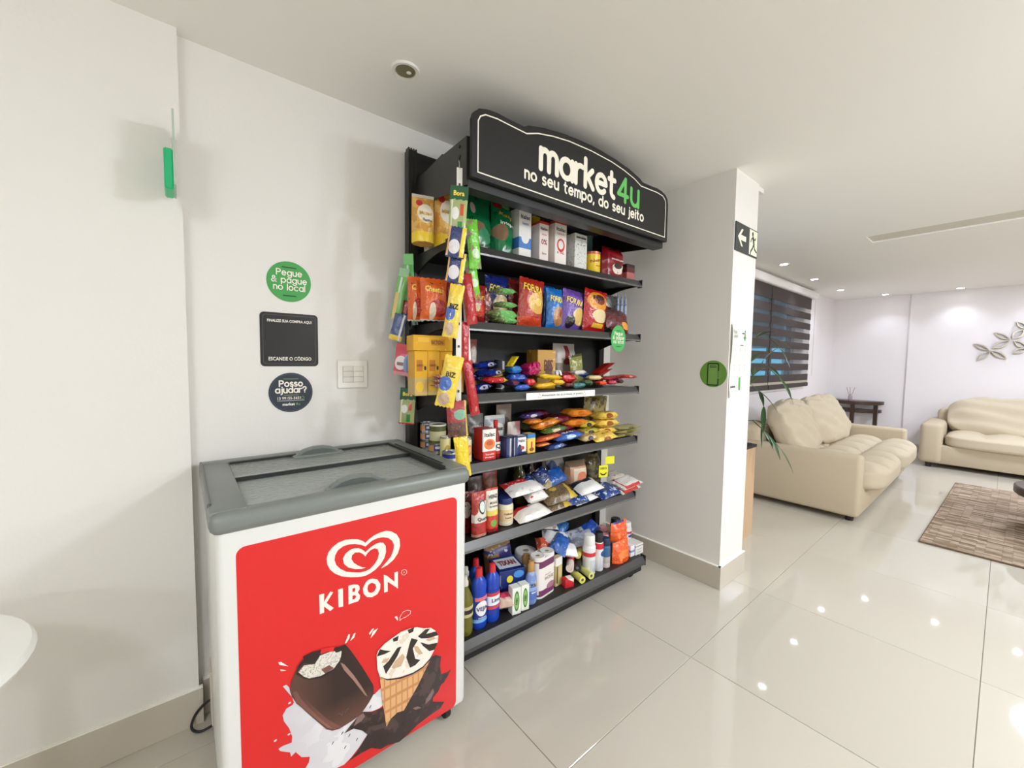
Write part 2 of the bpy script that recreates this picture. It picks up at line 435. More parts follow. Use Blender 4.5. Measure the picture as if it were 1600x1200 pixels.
for (x, y, r, p, p2, cc), lb in zip(LAMPS, LL):
    t = empty('ceiling_lamp', (x, y, CZ), 0, label=lb, cat='ceiling light', group='round ceiling lamps')
    MB().lathe([(r+.03, 0), (r+.03, -.05), (r+.01, -.055), (r+.01, -.045), (0, -.045)], 40).obj('housing', RIM, t, smooth=True)
    MB().lathe([(r, -.0455), (r, -.052), (r-.01, -.055), (0, -.055)], 40).obj('diffuser', mat((255, 252, 245), .5, emit=4), t, smooth=True)

# ================================================================== WALL STICKERS, SWITCH, SIGNS
GREEN = mat((67, 160, 78), .35); DGREEN = mat((24, 60, 34), .5); NAVY = mat((42, 50, 64), .4); CREAM = mat((246, 240, 226), .55)
def sticker_base(name, label, poly, m, loc, rz=0, cat='sticker', th=.0015):
    return MB().prism(poly, 0, th).obj(name, m, None, loc, (0, 0, rz), label=label, cat=cat)
def circ(r, n=40, rz=None): return [(r*math.cos(2*PI*k/n), (rz or r)*math.sin(2*PI*k/n)) for k in range(n)]
def pegue(parent, r, y=-.0012):
    mb = MB()
    for s, z in (('Pegue', .30), ('& pague', -.06), ('no local', -.42)):
        xh = .19*r*1.05; stroke(s, None, -swidth(s, xh)/2, z*r, xh, y, xh*.24, mb)
    mb.obj('lettering', CREAM, parent, recalc=False)
    MB().add([(-.32*r, y, .72*r), (.32*r, y, .72*r), (.32*r, y, .67*r), (-.32*r, y, .67*r)], [(0, 1, 2, 3)]).add([(-.3*r, y, -.68*r), (.3*r, y, -.68*r), (.3*r, y, -.73*r), (-.3*r, y, -.73*r)], [(0, 1, 2, 3)]).obj('printed_bars', DGREEN, parent, recalc=False)
WYF = WY1-.0018
o = sticker_base('round_sticker', 'round green wall sticker above the black square sticker on the left wall', circ(.0825), GREEN, (.358, WYF, 1.692))
pegue(o, .0825)
o = sticker_base('square_sticker', 'black square wall sticker with rounded corners between two round ones', rrect(-.108, .108, -.110, .110, .016), mat((27, 26, 26), .35), (.357, WYF, 1.452))
mb = MB(); ribbon(mb, rrect(-.098, .098, -.1, .1, .012), .0015, -.0008, False, True); mb.obj('border_line', mat((92, 92, 88), .5), o, recalc=False)
words(o, 'FINALIZE SUA COMPRA AQUI', .0, .076, .165, .0135, -.001, CREAM, .025)
words(o, 'ESCANEIE O C\u00d3DIGO', .0, -.077, .160, .0185, -.001, CREAM, .02)
o = sticker_base('round_sticker', 'round dark navy wall sticker below the black square sticker', circ(.083), NAVY, (.357, WYF, 1.232))
mb = MB(); ribbon(mb, circ(.078), .0012, -.0008, False, True); mb.obj('border_line', mat((90, 98, 112), .5), o, recalc=False)
mb = MB(); xh = .0165
stroke('Posso', None, -swidth('Posso', xh)/2, .026, xh, -.001, .0052, mb); stroke('ajudar?', None, -swidth('ajudar?', xh)/2, -.0005, xh, -.001, .0052, mb)
mb.add([(-.052, -.001, -.0335), (.05, -.001, -.0335), (.05, -.001, -.0348), (-.052, -.001, -.0348)], [(0, 1, 2, 3)]).obj('lettering', CREAM, o, recalc=False)
words(o, '13 99155-3651', -.008, -.0235, .086, .0115, -.001, CREAM, .015)
words(o, 'market', -.01, -.049, .046, .012, -.001, CREAM, .03)
words(o, '4u', .024, -.049, .017, .012, -.001, mat((120, 170, 110), .5), .0)
MB().add([(-.028, -.001, .0585), (.028, -.001, .0585), (.028, -.001, .0555), (-.028, -.001, .0555)], [(0, 1, 2, 3)]).add([(-.028, -.001, -.0095), (.028, -.001, -.0095), (.028, -.001, -.0125), (-.028, -.001, -.0125)], [(0, 1, 2, 3)]).obj('printed_bars', mat((110, 140, 88), .5), o, recalc=False)
mb = MB(); ribbon(mb, [(.043+.0058*math.cos(a*.5), -.0235+.0058*math.sin(a*.5)) for a in range(13)], .0016, -.001); mb.obj('printed_icon', mat((120, 170, 110), .5), o, recalc=False)
# switch plate
PL = mat((240, 238, 230), .3)
t = empty('switch_plate', (.611, WY1, 1.306), 0, label='white switch plate with six rockers between wall stickers and shelf unit', cat='switch')
MB().rbox(-.0675, .0675, -.009, 0, -.064, .064, .005, 2).obj('cover_plate', PL, t)
MB().box(-.047, .047, -.0098, -.008, -.037, .037).obj('frame', mat((190, 187, 178), .4), t)
for i in range(2):
    for j in range(3): MB().rbox(-.046+i*.0465, -.001+i*.0465, -.013, -.009, -.036+j*.0245, -.0125+j*.0245, .0015, 1).obj('rocker', mat((236, 233, 224) if i else (224, 221, 212), .3), t)
# acrylic exit light on the corner of the left wall
t = empty('exit_light', (.002, 1.862, 1.98), 0, label='translucent acrylic exit sign plate with green block sticking out of the left wall', cat='exit sign')
MB().prism([(-.165, .173), (-.02, .173), (-.02, .15), (0, .15), (0, -.05), (-.02, -.05), (-.02, -.06), (-.165, -.06)], -.003, .003, 'yz').obj('acrylic_plate', mat((190, 205, 190), .15, alpha=.75), t)
MB().rbox(-.026, -.0032, -.164, -.06, -.075, .050, .004, 1).obj('green_block', mat((22, 150, 96), .4, emit=.35), t)
MB().rbox(-.010, .008, -.010, 0, -.04, .14, .003, 1).obj('wall_bracket', mat((225, 225, 215), .4), t)
# emergency exit board on the pillar
PY = 1.048
t = empty('exit_board', (2.679, PY, 2.122), 0, label='dark exit board with white arrow and running figure high on the pillar', cat='exit sign')
MB().rbox(-.16, .16, -.008, 0, -.083, .083, .002, 1).obj('panel', mat((44, 52, 47), .35), t)
GLOWC = mat((247, 247, 215), .5)
MB().flat([(-.135, 0), (-.085, .05), (-.062, .05), (-.095, .015), (-.02, .015), (-.02, -.015), (-.095, -.015), (-.062, -.05), (-.085, -.05)], -.0088).obj('printed_arrow', GLOWC, t, recalc=False)
MB().flat([(.03, -.075), (.15, -.075), (.15, .075), (.03, .075)], -.0086).obj('printed_door', GLOWC, t, recalc=False)
mb = MB(); disc(mb, .077, .052, .012, .014, -.0092)
for pts, wd in (([(.083, .03), (.098, -.005)], .022), ([(.098, -.008), (.112, -.035), (.138, -.048)], .013), ([(.096, -.008), (.078, -.035), (.055, -.055), (.05, -.07)], .013), ([(.083, .03), (.062, .022), (.048, 0)], .009), ([(.088, .03), (.112, .02), (.125, .035)], .009)): ribbon(mb, pts, wd, -.0092)
mb.obj('printed_runner', mat((44, 52, 47), .5), t, recalc=False)
# paper poster
V = []; F = []; nx, nz = 8, 14
for j in range(nz+1):
    for i in range(nx+1):
        x = -.14+.28*i/nx; z = -.22+.44*j/nz
        bulge = .012*max(0, (-x-.05)/.09)**2*(.6+.4*math.sin(z*14)) + .004*max(0, (-z-.15)/.07)
        V.append((x, -.002-bulge, z))
for j in range(nz):
    for i in range(nx): F.append((j*(nx+1)+i, j*(nx+1)+i+1, (j+1)*(nx+1)+i+1, (j+1)*(nx+1)+i))
po = link('paper_poster', mesh('paper_poster', V, F, mat((243, 243, 228), .6), True), None, (2.662, PY, 1.392), label='white paper instruction poster curling off the pillar below the exit board', cat='poster')
GREY = mat((150, 152, 146), .6); LG = mat((206, 208, 200), .6)
def pf(x, z): 
    b = .012*max(0, (-x-.05)/.09)**2*(.6+.4*math.sin(z*14)) + .004*max(0, (-z-.15)/.07)
    return (x, -.0032-b, z)
words(po, 'Passo', -.085, .178, .068, .026, 0, mat((110, 120, 112), .6), .0, pf)
words(po, 'a passo', -.078, .145, .082, .026, 0, mat((110, 120, 112), .6), .0, pf)
words(po, 'market4u', -.085, -.155, .075, .016, 0, INK, .03, pf)
mb = MB()
for j, zz in enumerate((.085, .035, -.035, -.085)):
    for i, xx in enumerate((-.075, .005, .078)):
        if j % 2 == 0:
            mb.add([pf(xx-.022, zz+.012), pf(xx+.022, zz+.012), pf(xx+.022, zz+.005), pf(xx-.022, zz+.005)], [(0, 1, 2, 3)])
            mb.add([pf(xx-.008, zz-.004), pf(xx+.008, zz-.004), pf(xx+.008, zz-.026), pf(xx-.008, zz-.026)], [(0, 1, 2, 3)])
        else:
            for k in range(4): mb.add([pf(xx-.025, zz+.01-k*.009), pf(xx+.025, zz+.01-k*.009), pf(xx+.025, zz+.006-k*.009), pf(xx-.025, zz+.006-k*.009)], [(0, 1, 2, 3)])
mb.obj('printed_steps', LG, po, recalc=False)['kind'] = 'stuff'
mb = MB(); mb.add([pf(.055, .19), pf(.07, .19), pf(.07, .145), pf(.055, .145)], [(0, 1, 2, 3)]).add([pf(.04, .15), pf(.085, .15), pf(.0625, .12)], [(0, 1, 2)]).add([pf(-.005, -.1), pf(.022, -.1), pf(.022, -.18), pf(-.005, -.18)], [(0, 1, 2, 3)])
mb.obj('printed_arrow', mat((86, 158, 84), .6), po, recalc=False)
mb = MB(); mb.add([pf(.0, .10), pf(.045, .10), pf(.045, .094), pf(.0, .094)], [(0, 1, 2, 3)]).add([pf(.02, .173), pf(.05, .173), pf(.05, .166), pf(.02, .166)], [(0, 1, 2, 3)]); mb.obj('printed_lines', INK, po, recalc=False)
# round sticker with a phone on the pillar's left face
o = sticker_base('round_sticker', 'round green sticker with a phone picture on the grey side of the pillar', circ(.081), mat((104, 152, 62), .35), (2.5105, 1.134, 1.312), -PI/2)
mb = MB(); mb.cm = 0
mb.flat(rrect(-.036, .034, -.072, .066, .009), -.0006)
mb.cm = 1; mb.flat(rrect(-.029, .027, -.064, .058, .004), -.0012)
mb.cm = 2; mb.add([(-.022, -.0015, .05), (.02, -.0015, .05), (.02, -.0015, .045), (-.022, -.0015, .045)], [(0, 1, 2, 3)]).add([(-.022, -.0015, .041), (.02, -.0015, .041), (.02, -.0015, .037), (-.022, -.0015, .037)], [(0, 1, 2, 3)])
mb.cm = 1
for k in range(4): ribbon(mb, [(.03, .012-.012*k), (.046, .016-.012*k)], .008, -.0016)
mb.obj('printed_phone', [mat((26, 44, 22), .5), mat((118, 160, 78), .4), mat((40, 62, 36), .5)], o, recalc=False)

# ================================================================== ICE CREAM FREEZER
FX, FY = .43, 1.55
fz = empty('ice_cream_freezer', (FX, FY, 0), 0, label='white chest freezer with grey sliding glass lids and a red ice cream poster front', cat='freezer')
FWH = mat((226, 226, 222), .28)
bm = bmesh.new(); bmesh.ops.create_cube(bm, size=1)
for v in bm.verts: v.co = Vector((v.co.x*.752, v.co.y*.62, .075+(v.co.z+.5)*.862))
es = [e for e in bm.edges if min(v.co.z for v in e.verts) < .9]
bmesh.ops.bevel(bm, geom=es, offset=.018, segments=3, affect='EDGES', profile=.5)
top = [f for f in bm.faces if f.normal.z > .9 and f.calc_center_median().z > .9]; bmesh.ops.delete(bm, geom=top, context='FACES_ONLY')
MB().addbm(bm).obj('cabinet', FWH, fz, smooth=True)
MB().add([(x, y, z) for z in (.935, .46) for x, y in ((-.31, -.25), (.31, -.25), (.31, .25), (-.31, .25))], [(0, 1, 5, 4), (1, 2, 6, 5), (2, 3, 7, 6), (3, 0, 4, 7), (4, 5, 6, 7)]).obj('inner_liner', mat((205, 210, 206), .45, bump=.3, bscale=30), fz, recalc=False)
GR = mat((122, 127, 122), .38); GR2 = mat((92, 97, 93), .35); GRD = mat((38, 40, 38), .5)
# lid frame: four rounded rails
prof = lambda a, b: None
f = MB()
f.rbox(-.388, .388, -.322, -.262, .925, .982, .022, 3)      # front rail
f.rbox(-.388, .388, .262, .322, .932, .990, .012, 2)
f.rbox(-.388, -.300, -.30, .30, .932, .987, .012, 2)
f.rbox(.312, .388, -.30, .30, .932, .987, .012, 2)
f.obj('lid_frame', GR, fz, smooth=True)
MB().rbox(-.387, -.378, -.24, .31, .938, .992, .003, 1).obj('frame_seam', GR2, fz)
MB().box(-.300, .312, .252, .264, .935, .9885).box(.304, .314, -.26, .26, .94, .9885).box(.322, .330, -.22, .22, .984, .9885).obj('lid_track', GRD, fz)
GLS = mat((214, 220, 214), .10, alpha=.42, bump=.25, bscale=70)
def glass_lid(y0, y1, z, hy, name_lbl):
    g = MB().box(-.302, .306, y0, y1, z, z+.006).obj('glass_lid', GLS, fz, label=name_lbl)
    MB().box(-.302, .306, y0-.004, y0+.004, z-.004, z+.009).obj('glass_edge', GRD if hy > 0 else GR2, g)
    # arched grip
    b = MB(); hz = z+.006
    A = [(-.085, 0), (-.08, .012), (-.055, .028), (-.02, .036), (.02, .036), (.055, .028), (.08, .012), (.085, 0)]
    b.prism(A, hy-.012, hy+.012, 'xz')
    b2 = MB(); b2.add([], [])
    gr = MB().prism([(x, zz+hz) for x, zz in A], hy-.011, hy+.011).obj('grip', GR, g)
    MB().prism([(x*.86, zz*.72+hz+.001) for x, zz in A], hy-.0125, hy-.0105).obj('grip_hollow', GR2, g)
    MB().rbox(-.095, .095, hy-.026, hy+.006, hz-.002, hz+.008, .003, 1).obj('grip_base', GR, g)
glass_lid(.03, .262, .974, .235, 'rear glass lid')
glass_lid(-.262, .045, .962, -.235, 'front glass lid')
for sx in (-1, 1):
    for sy in (-1, 1):
        cs = MB().box(-.016, .016, -.012, .012, .048, .078).obj('caster', mat((120, 122, 120), .4, .6), fz, (sx*.325, sy*.255, 0))
        MB().lathe([(.006, -.011), (.027, -.011), (.029, -.006), (.029, .006), (.027, .011), (.006, .011)], 18, M=Matrix.Translation((0, .012, .029)) @ Matrix.Rotation(PI/2, 4, 'Y')).obj('wheel', mat((28, 28, 28), .5), cs, smooth=True)
MB().tube(smooth([(-.34, .235, .115), (-.385, .275, .092), (-.422, .292, .050), (-.436, .275, .018), (-.415, .25, .008), (-.38, .235, .02), (-.345, .22, .045)]), .0045, 8).obj('power_cord', mat((22, 22, 22), .5), fz, smooth=True)
MB().box(-.381, -.3765, .10, .19, .12, .31).box(-.384, -.3765, .12, .14, .30, .305).obj('side_conduit', mat((205, 196, 184), .4, .3), fz)
# the poster panel and everything printed on it
RED = mat((214, 34, 34), .32); PWH = mat((238, 232, 222), .4)
YP = -.3108
pp = MB().prism(rrect(-.333, .333, .085, .884, .022), YP, YP+.0018).obj('printed_panel', RED, fz)
def ink(name, layers, ms, y0=.0004):
    mb = MB()
    for i, (poly, k, *h) in enumerate(layers):
        mb.cm = k; mb.flat(poly, YP-y0-i*.00007, h[0] if h else ())
    return mb.obj(name, ms, pp, recalc=False)
heart = [(.051,.706),(.072,.711),(.092,.722),(.107,.739),(.115,.762),(.113,.786),(.103,.805),(.085,.819),(.067,.826),(.047,.825),(.028,.821),(.012,.813),(.001,.805),(-.007,.813),(-.023,.823),(-.04,.828),(-.061,.831),(-.08,.828),(-.097,.818),(-.108,.806),(-.113,.789),(-.111,.77),(-.104,.753),(-.091,.737),(-.072,.722),(-.047,.71),(-.021,.702),(0,.699),(.016,.702),(.033,.709),(.049,.721),(.061,.737),(.067,.756),(.066,.776),(.058,.789),(.047,.793),(.033,.792),(.02,.787),(.01,.781),(.001,.775),(-.007,.784),(-.02,.794),(-.033,.797),(-.046,.796),(-.059,.788),(-.067,.775),(-.064,.758),(-.051,.742),(-.031,.731),(-.01,.725),(.002,.725),(-.01,.73),(-.023,.74),(-.035,.752),(-.042,.766),(-.04,.777),(-.031,.783),(-.018,.78),(-.007,.772),(.001,.761),(.006,.769),(.017,.777),(.03,.779),(.04,.773),(.044,.758),(.04,.742),(.03,.728),(.016,.717),(.003,.714),(-.016,.715),(-.036,.722),(-.057,.731),(-.074,.745),(-.086,.761),(-.091,.778),(-.089,.792),(-.081,.805),(-.066,.813),(-.048,.814),(-.03,.81),(-.012,.802),(.001,.793),(.009,.798),(.022,.806),(.039,.809),(.058,.807),(.075,.8),(.088,.787),(.094,.771),(.092,.755),(.084,.737),(.069,.722),(.052,.709)]
ink('heart_logo', [(heart, 0)], [PWH])
K1 = [(-.135,.687),(-.121,.686),(-.122,.661),(-.104,.686),(-.096,.681),(-.115,.655),(-.095,.632),(-.105,.626),(-.122,.647),(-.122,.628),(-.134,.628)]
I1 = [(-.082,.684),(-.068,.683),(-.068,.626),(-.081,.628)]
B1 = [(-.052,.685),(-.036,.684),(-.024,.679),(-.019,.673),(-.018,.662),(-.024,.654),(-.017,.643),(-.018,.631),(-.024,.625),(-.036,.626),(-.052,.626)]
B2 = [(-.04,.672),(-.033,.672),(-.031,.666),(-.034,.66),(-.04,.661)]
B3 = [(-.04,.649),(-.032,.649),(-.029,.642),(-.033,.637),(-.04,.637)]
O1 = [(.021,.683),(.038,.674),(.048,.656),(.047,.64),(.038,.626),(.021,.622),(.005,.628),(-.006,.643),(-.008,.661),(0,.676),(.009,.683)]
O2 = [(.021,.669),(.031,.662),(.034,.65),(.029,.639),(.018,.637),(.009,.643),(.006,.654),(.008,.665),(.014,.669)]
N1 = [(.059,.683),(.07,.675),(.095,.647),(.095,.678),(.107,.678),(.107,.619),(.098,.629),(.072,.655),(.072,.622),(.06,.623)]
for p, h in ((K1, ()), (I1, ()), (B1, [B2, B3]), (O1, [O2]), (N1, ())): MB().flat(p, YP-.0005, h).obj('letter', PWH, pp, recalc=False)
rg = [(.129,.678),(.135,.674),(.139,.667),(.137,.661),(.13,.658),(.123,.661),(.119,.669),(.121,.676)]
lt = MB(); ribbon(lt, rg, .0014, YP-.0005, True, True); lt.obj('registered_ring', PWH, pp, recalc=False)
words(pp, 'R', rg[0][0]+.0, (rg[0][1]+rg[4][1])/2, .0042, .0055, YP-.0006, PWH, .0)
# splashes, bar, cone
milk = [(-.233,.458),(-.224,.458),(-.217,.446),(-.214,.428),(-.206,.395),(-.21,.39),(-.225,.388),(-.235,.373),(-.232,.354),(-.219,.325),(-.212,.296),(-.214,.279),(-.236,.283),(-.247,.281),(-.243,.272),(-.218,.252),(-.216,.238),(-.204,.244),(-.189,.219),(-.167,.206),(-.17,.19),(-.18,.178),(-.174,.153),(-.146,.122),(-.106,.123),(-.071,.118),(-.05,.127),(-.024,.146),(.002,.173),(-.001,.188),(-.027,.211),(-.016,.259),(.018,.242),(.041,.239),(.061,.244),(.057,.311),(.026,.295),(-.047,.339),(-.148,.392),(-.204,.401)]
choc = [(.223,.326),(.246,.325),(.269,.309),(.264,.275),(.27,.241),(.294,.236),(.311,.24),(.299,.224),(.283,.205),(.27,.202),(.257,.182),(.236,.169),(.236,.155),(.283,.129),(.267,.113),(.221,.11),(.176,.103),(.143,.09),(.11,.082),(.07,.094),(.044,.097),(.014,.12),(-.018,.123),(-.058,.121),(-.034,.133),(.002,.173),(-.014,.196),(-.041,.219),(-.069,.22),(-.049,.236),(-.029,.25),(-.009,.257),(.015,.241),(.056,.235),(.058,.288),(.177,.309)]
MILK = mat((216, 213, 217), .4, layers=(('n', 16, .54, (228, 226, 228)), ('g', 'x', .45, .1, (206, 202, 207)))); CH = mat((50, 36, 33), .35, layers=(('n', 34, .57, (74, 57, 53)), ('n', 60, .66, (38, 27, 25)))); CH2 = mat((96, 74, 68), .35); SPK = mat((40, 30, 28), .4)
ml = [(milk, 0)]
spk = [(-.103,.209),(-.067,.173),(-.031,.176),(-.054,.204),(-.075,.224),(.012,.261),(-.2,.25),(-.22,.308),(-.254,.31),(-.217,.4)]
for i, (a, b) in enumerate(spk[:6]): ml.append(([(a-.004, b-.0035), (a-.001, b-.004), (a+.004, b+.003), (a+.001, b+.004)], 1))
ink('milk_splash', ml, [MILK, SPK])
for a, b in spk[7:]: ink('milk_drop', [([(a+.004*math.cos(t*.8), b+.003*math.sin(t*.8)) for t in range(8)], 0)], [MILK])
h1 = [(.203,.263),(.241,.267),(.249,.249),(.241,.229),(.221,.206),(.199,.194),(.196,.215)]
h2 = [(.249,.309),(.264,.307),(.259,.278),(.252,.257),(.241,.272)]
h3 = [(-.029,.25),(-.011,.254),(-.005,.24),(-.017,.23),(-.041,.227)]
h4 = [(.003,.197),(.036,.186),(.07,.179),(.057,.164),(.023,.173)]
h5 = [(.208,.177),(.236,.205),(.241,.19),(.226,.17),(.206,.162)]
h6 = [(.157,.175),(.177,.171),(.191,.158),(.169,.163)]
ink('chocolate_splash', [(choc, 0), (h1, 1), (h2, 1), (h3, 2), (h4, 1), (h5, 2), (h6, 2)], [CH, mat((74, 56, 52), .35), mat((128, 104, 100), .35)], .0014)
barp = [(-.062,.503),(-.046,.475),(-.014,.41),(.022,.329),(.024,.3),(.007,.278),(-.019,.253),(-.048,.247),(-.084,.244),(-.104,.25),(-.121,.265),(-.149,.309),(-.18,.359),(-.205,.402),(-.215,.435),(-.213,.458),(-.203,.481),(-.196,.499),(-.181,.513),(-.133,.519),(-.081,.506)]
bite = [(-.195,.479),(-.178,.494),(-.153,.485),(-.137,.503),(-.108,.502),(-.074,.49),(-.078,.464),(-.098,.444),(-.135,.44),(-.166,.448),(-.188,.465)]
rim = [(-.201,.479),(-.195,.483),(-.179,.46),(-.163,.446),(-.131,.438),(-.098,.444),(-.081,.461),(-.067,.496),(-.062,.501),(-.067,.481),(-.081,.45),(-.098,.438),(-.13,.432),(-.163,.442),(-.182,.457)]
ch1 = [(-.201,.482),(-.19,.503),(-.178,.511),(-.181,.521),(-.156,.524),(-.132,.519),(-.137,.501),(-.15,.484),(-.178,.501),(-.193,.487)]
ch2 = [(-.097,.504),(-.065,.505),(-.062,.499),(-.071,.489),(-.091,.491)]
ch3 = [(-.133,.459),(-.111,.462),(-.097,.446),(-.122,.441)]
gap1 = [(-.133,.523),(-.094,.512),(-.098,.499),(-.114,.505),(-.134,.507)]
st1 = [(-.079,.455),(-.067,.443),(-.04,.396),(-.015,.344),(.003,.302),(-.006,.312),(-.04,.377),(-.068,.425)]
gl1 = [(-.213,.452),(-.208,.424),(-.201,.392),(-.149,.313),(-.117,.266),(-.097,.252),(-.077,.246),(-.117,.294),(-.149,.345),(-.177,.393),(-.191,.43)]
gl2 = [(-.208,.428),(-.201,.396),(-.149,.315),(-.117,.268),(-.104,.258),(-.133,.3),(-.165,.354),(-.189,.4),(-.199,.427)]
ink('ice_cream_bar', [(barp, 0), (gap1, 6), (gl1, 1), (gl2, 2), (bite, 3), (rim, 4), (ch1, 4), (ch2, 4), (ch3, 2), (st1, 5)],
    [mat((50, 34, 31), .3, layers=(('g', 'x', .5, .0, (96, 64, 54)), ('g', 'z', .35, .0, (104, 68, 57)))), mat((92, 60, 51), .3, layers=(('g', 'z', .5, .0, (122, 80, 68)),)), mat((118, 78, 66), .3, layers=(('g', 'z', .4, .0, (150, 104, 90)),)), mat((226, 220, 208), .5, layers=(('n', 260, .56, (176, 170, 160)), ('n', 420, .66, (96, 86, 80)))), mat((44, 30, 26), .3), mat((156, 118, 106), .3), RED], .0020)
mm = [(-.09,.294),(-.083,.295),(-.076,.284),(-.073,.295),(-.067,.286),(-.06,.296),(-.055,.293)]
mb = MB(); ribbon(mb, mm[:4], .0014, YP-.0030); ribbon(mb, mm[4:], .0014, YP-.0030); mb.obj('embossed_mark', mat((120, 96, 90), .4), pp, recalc=False)
cone = [(.042,.349),(.053,.246),(.064,.164),(.079,.183),(.102,.192),(.125,.186),(.177,.248),(.223,.316),(.177,.299),(.111,.307)]
cream = [(.033,.427),(.038,.438),(.059,.452),(.085,.46),(.116,.468),(.148,.466),(.172,.461),(.201,.444),(.226,.436),(.246,.415),(.257,.391),(.254,.371),(.241,.349),(.223,.324),(.196,.308),(.158,.304),(.111,.312),(.067,.328),(.043,.348),(.035,.378)]
s = [[(.035,.425),(.044,.441),(.059,.43),(.08,.418),(.059,.417),(.034,.421)], [(.103,.419),(.117,.417),(.103,.39),(.089,.374),(.071,.356),(.063,.347),(.054,.378),(.072,.387)],
     [(.153,.43),(.177,.413),(.158,.391),(.167,.35),(.186,.337),(.167,.327),(.148,.327),(.134,.37),(.144,.407)], [(.139,.465),(.163,.464),(.159,.45),(.144,.45)],
     [(.177,.426),(.206,.439),(.223,.434),(.208,.421),(.246,.414),(.256,.396),(.216,.402),(.189,.413)], [(.186,.401),(.216,.379),(.253,.369),(.241,.349),(.221,.352),(.196,.383)], [(.087,.457),(.107,.459),(.104,.443),(.089,.446)]]
sh = [[(.082,.36),(.094,.376),(.121,.39),(.13,.373),(.116,.348),(.089,.352)], [(.162,.398),(.177,.39),(.196,.355),(.182,.357),(.167,.378)], [(.054,.4),(.076,.398),(.067,.385),(.048,.392)], [(.206,.4),(.236,.401),(.246,.387),(.221,.388)]]
edge = [(.042,.35),(.067,.328),(.111,.311),(.158,.303),(.196,.308),(.223,.323),(.223,.318),(.196,.303),(.158,.299),(.111,.306),(.067,.324)]
ink('ice_cream_cone', [(cone, 0), (cream, 1)] + [(q, 3) for q in sh] + [(q, 2) for q in s] + [(edge, 2)],
    [mat((222, 170, 118), .45, layers=(('s', 'x', 70, .72, (196, 138, 88)), ('s', 'z', 46, .72, (196, 138, 88)))), mat((240, 234, 222), .45, layers=(('n', 36, .6, (226, 212, 192)),)), mat((48, 36, 30), .4), mat((206, 172, 140), .45)], .0032)
marks = [[(-.243,.534),(-.236,.532),(-.218,.51),(-.24,.525)], [(-.239,.512),(-.223,.501),(-.237,.505)], [(-.065,.508),(-.054,.532),(-.049,.531),(-.051,.519),(-.06,.508)], [(-.049,.509),(-.038,.528),(-.032,.528),(-.037,.514)],
         [(.009,.508),(.02,.519),(.026,.517),(.012,.502)], [(.014,.49),(.022,.51),(.039,.513),(.028,.5)], [(.094,.528),(.102,.528),(.106,.517),(.105,.51)]]
for q in marks: ink('splash_mark', [(q, 0)], [PWH], .002)
dr = [(.113,.507),(.114,.52),(.124,.532),(.139,.533),(.152,.525),(.15,.516),(.136,.511),(.121,.511)]
mb = MB(); ribbon(mb, dr, .0016, YP-.0006, True, True); mb.obj('drop_outline', PWH, pp, recalc=False)

# ================================================================== SHELF UNIT
TH = math.radians(1.5)
OX, OY = 0.90, 1.872
def world(u, v, z): return (OX+u*math.cos(TH)-v*math.sin(TH), OY-u*math.sin(TH)-v*math.cos(TH), z)
STEEL = mat((24, 23, 22), .42, bump=.02, bscale=300); RAIL = mat((74, 73, 72), .32, .2); RAIL2 = mat((120, 119, 118), .25, .5)
ZS = [1.880, 1.545, 1.219, .90, .54]
su = empty('shelf_unit', (OX, OY, 0), -TH, label='tall black metal grocery shelf unit with curved header sign, standing by the pillar', cat='shelf unit')
for u0, u1 in ((-.046, -.002), (1.347, 1.394)):
    b = MB().box(u0, u1, -.045, 0, .03, 2.36).box(u0+.008, u0+.016, -.047, -.044, .1, 2.33).box(u1-.016, u1-.008, -.047, -.044, .1, 2.33)
    for k in range(4): b.box(u0+.002+k*.012, u0+.008+k*.012, -.04, -.008, 2.36, 2.372)
    b.obj('upright', STEEL, su)
MB().box(-.002, 1.347, -.014, -.002, .08, 2.372).obj('back_panel', mat((13, 13, 12), .5), su)
SO = []
for z in ZS:
    s_ = MB().box(-.001, 1.346, -.345, -.016, z-.022, z).obj('shelf', mat((24, 23, 22), .45), su)
    SO.append(s_)
    # shelf origin is the unit base, so its sub-parts keep unit coordinates
    for u in (.0, 1.345):
        P = [(-.03, z-.002), (-.343, z-.002), (-.343, z-.032)] + [(-.313+.28*k/8, z-.032-.065*((k/8)**2.0)) for k in range(9)]
        MB().prism(P, u-.0035, u+.0035, 'yz').obj('bracket', STEEL, s_)
    MB().prism([(-.344, z+.004), (-.348, z+.005), (-.366, z-.026), (-.366, z-.036), (-.352, z-.036), (-.344, z-.02)], -.004, 1.349, 'yz').obj('price_rail', RAIL, s_)
    MB().prism([(-.3663, z-.026), (-.369, z-.029), (-.369, z-.037), (-.3663, z-.037)], -.004, 1.349, 'yz').obj('rail_lip', RAIL2, s_)
    MB().box(1.349, 1.3525, -.367, -.335, z-.04, z+.008).box(-.0075, -.004, -.367, -.335, z-.04, z+.008).obj('end_cap', STEEL, s_)
zb = .147
bs = MB().box(-.001, 1.346, -.435, -.016, zb-.02, zb).obj('base_shelf', mat((33, 31, 30), .45), su)
MB().prism([(-.434, zb+.004), (-.438, zb+.005), (-.455, zb-.026), (-.455, zb-.044), (-.436, zb-.044)], -.004, 1.349, 'yz').obj('price_rail', RAIL, bs)
MB().box(0, 1.345, -.43, -.02, .055, zb-.022).obj('plinth', mat((18, 17, 17), .6), bs)
MB().box(1.349, 1.3525, -.456, -.42, zb-.05, zb+.012).obj('end_cap', STEEL, bs)
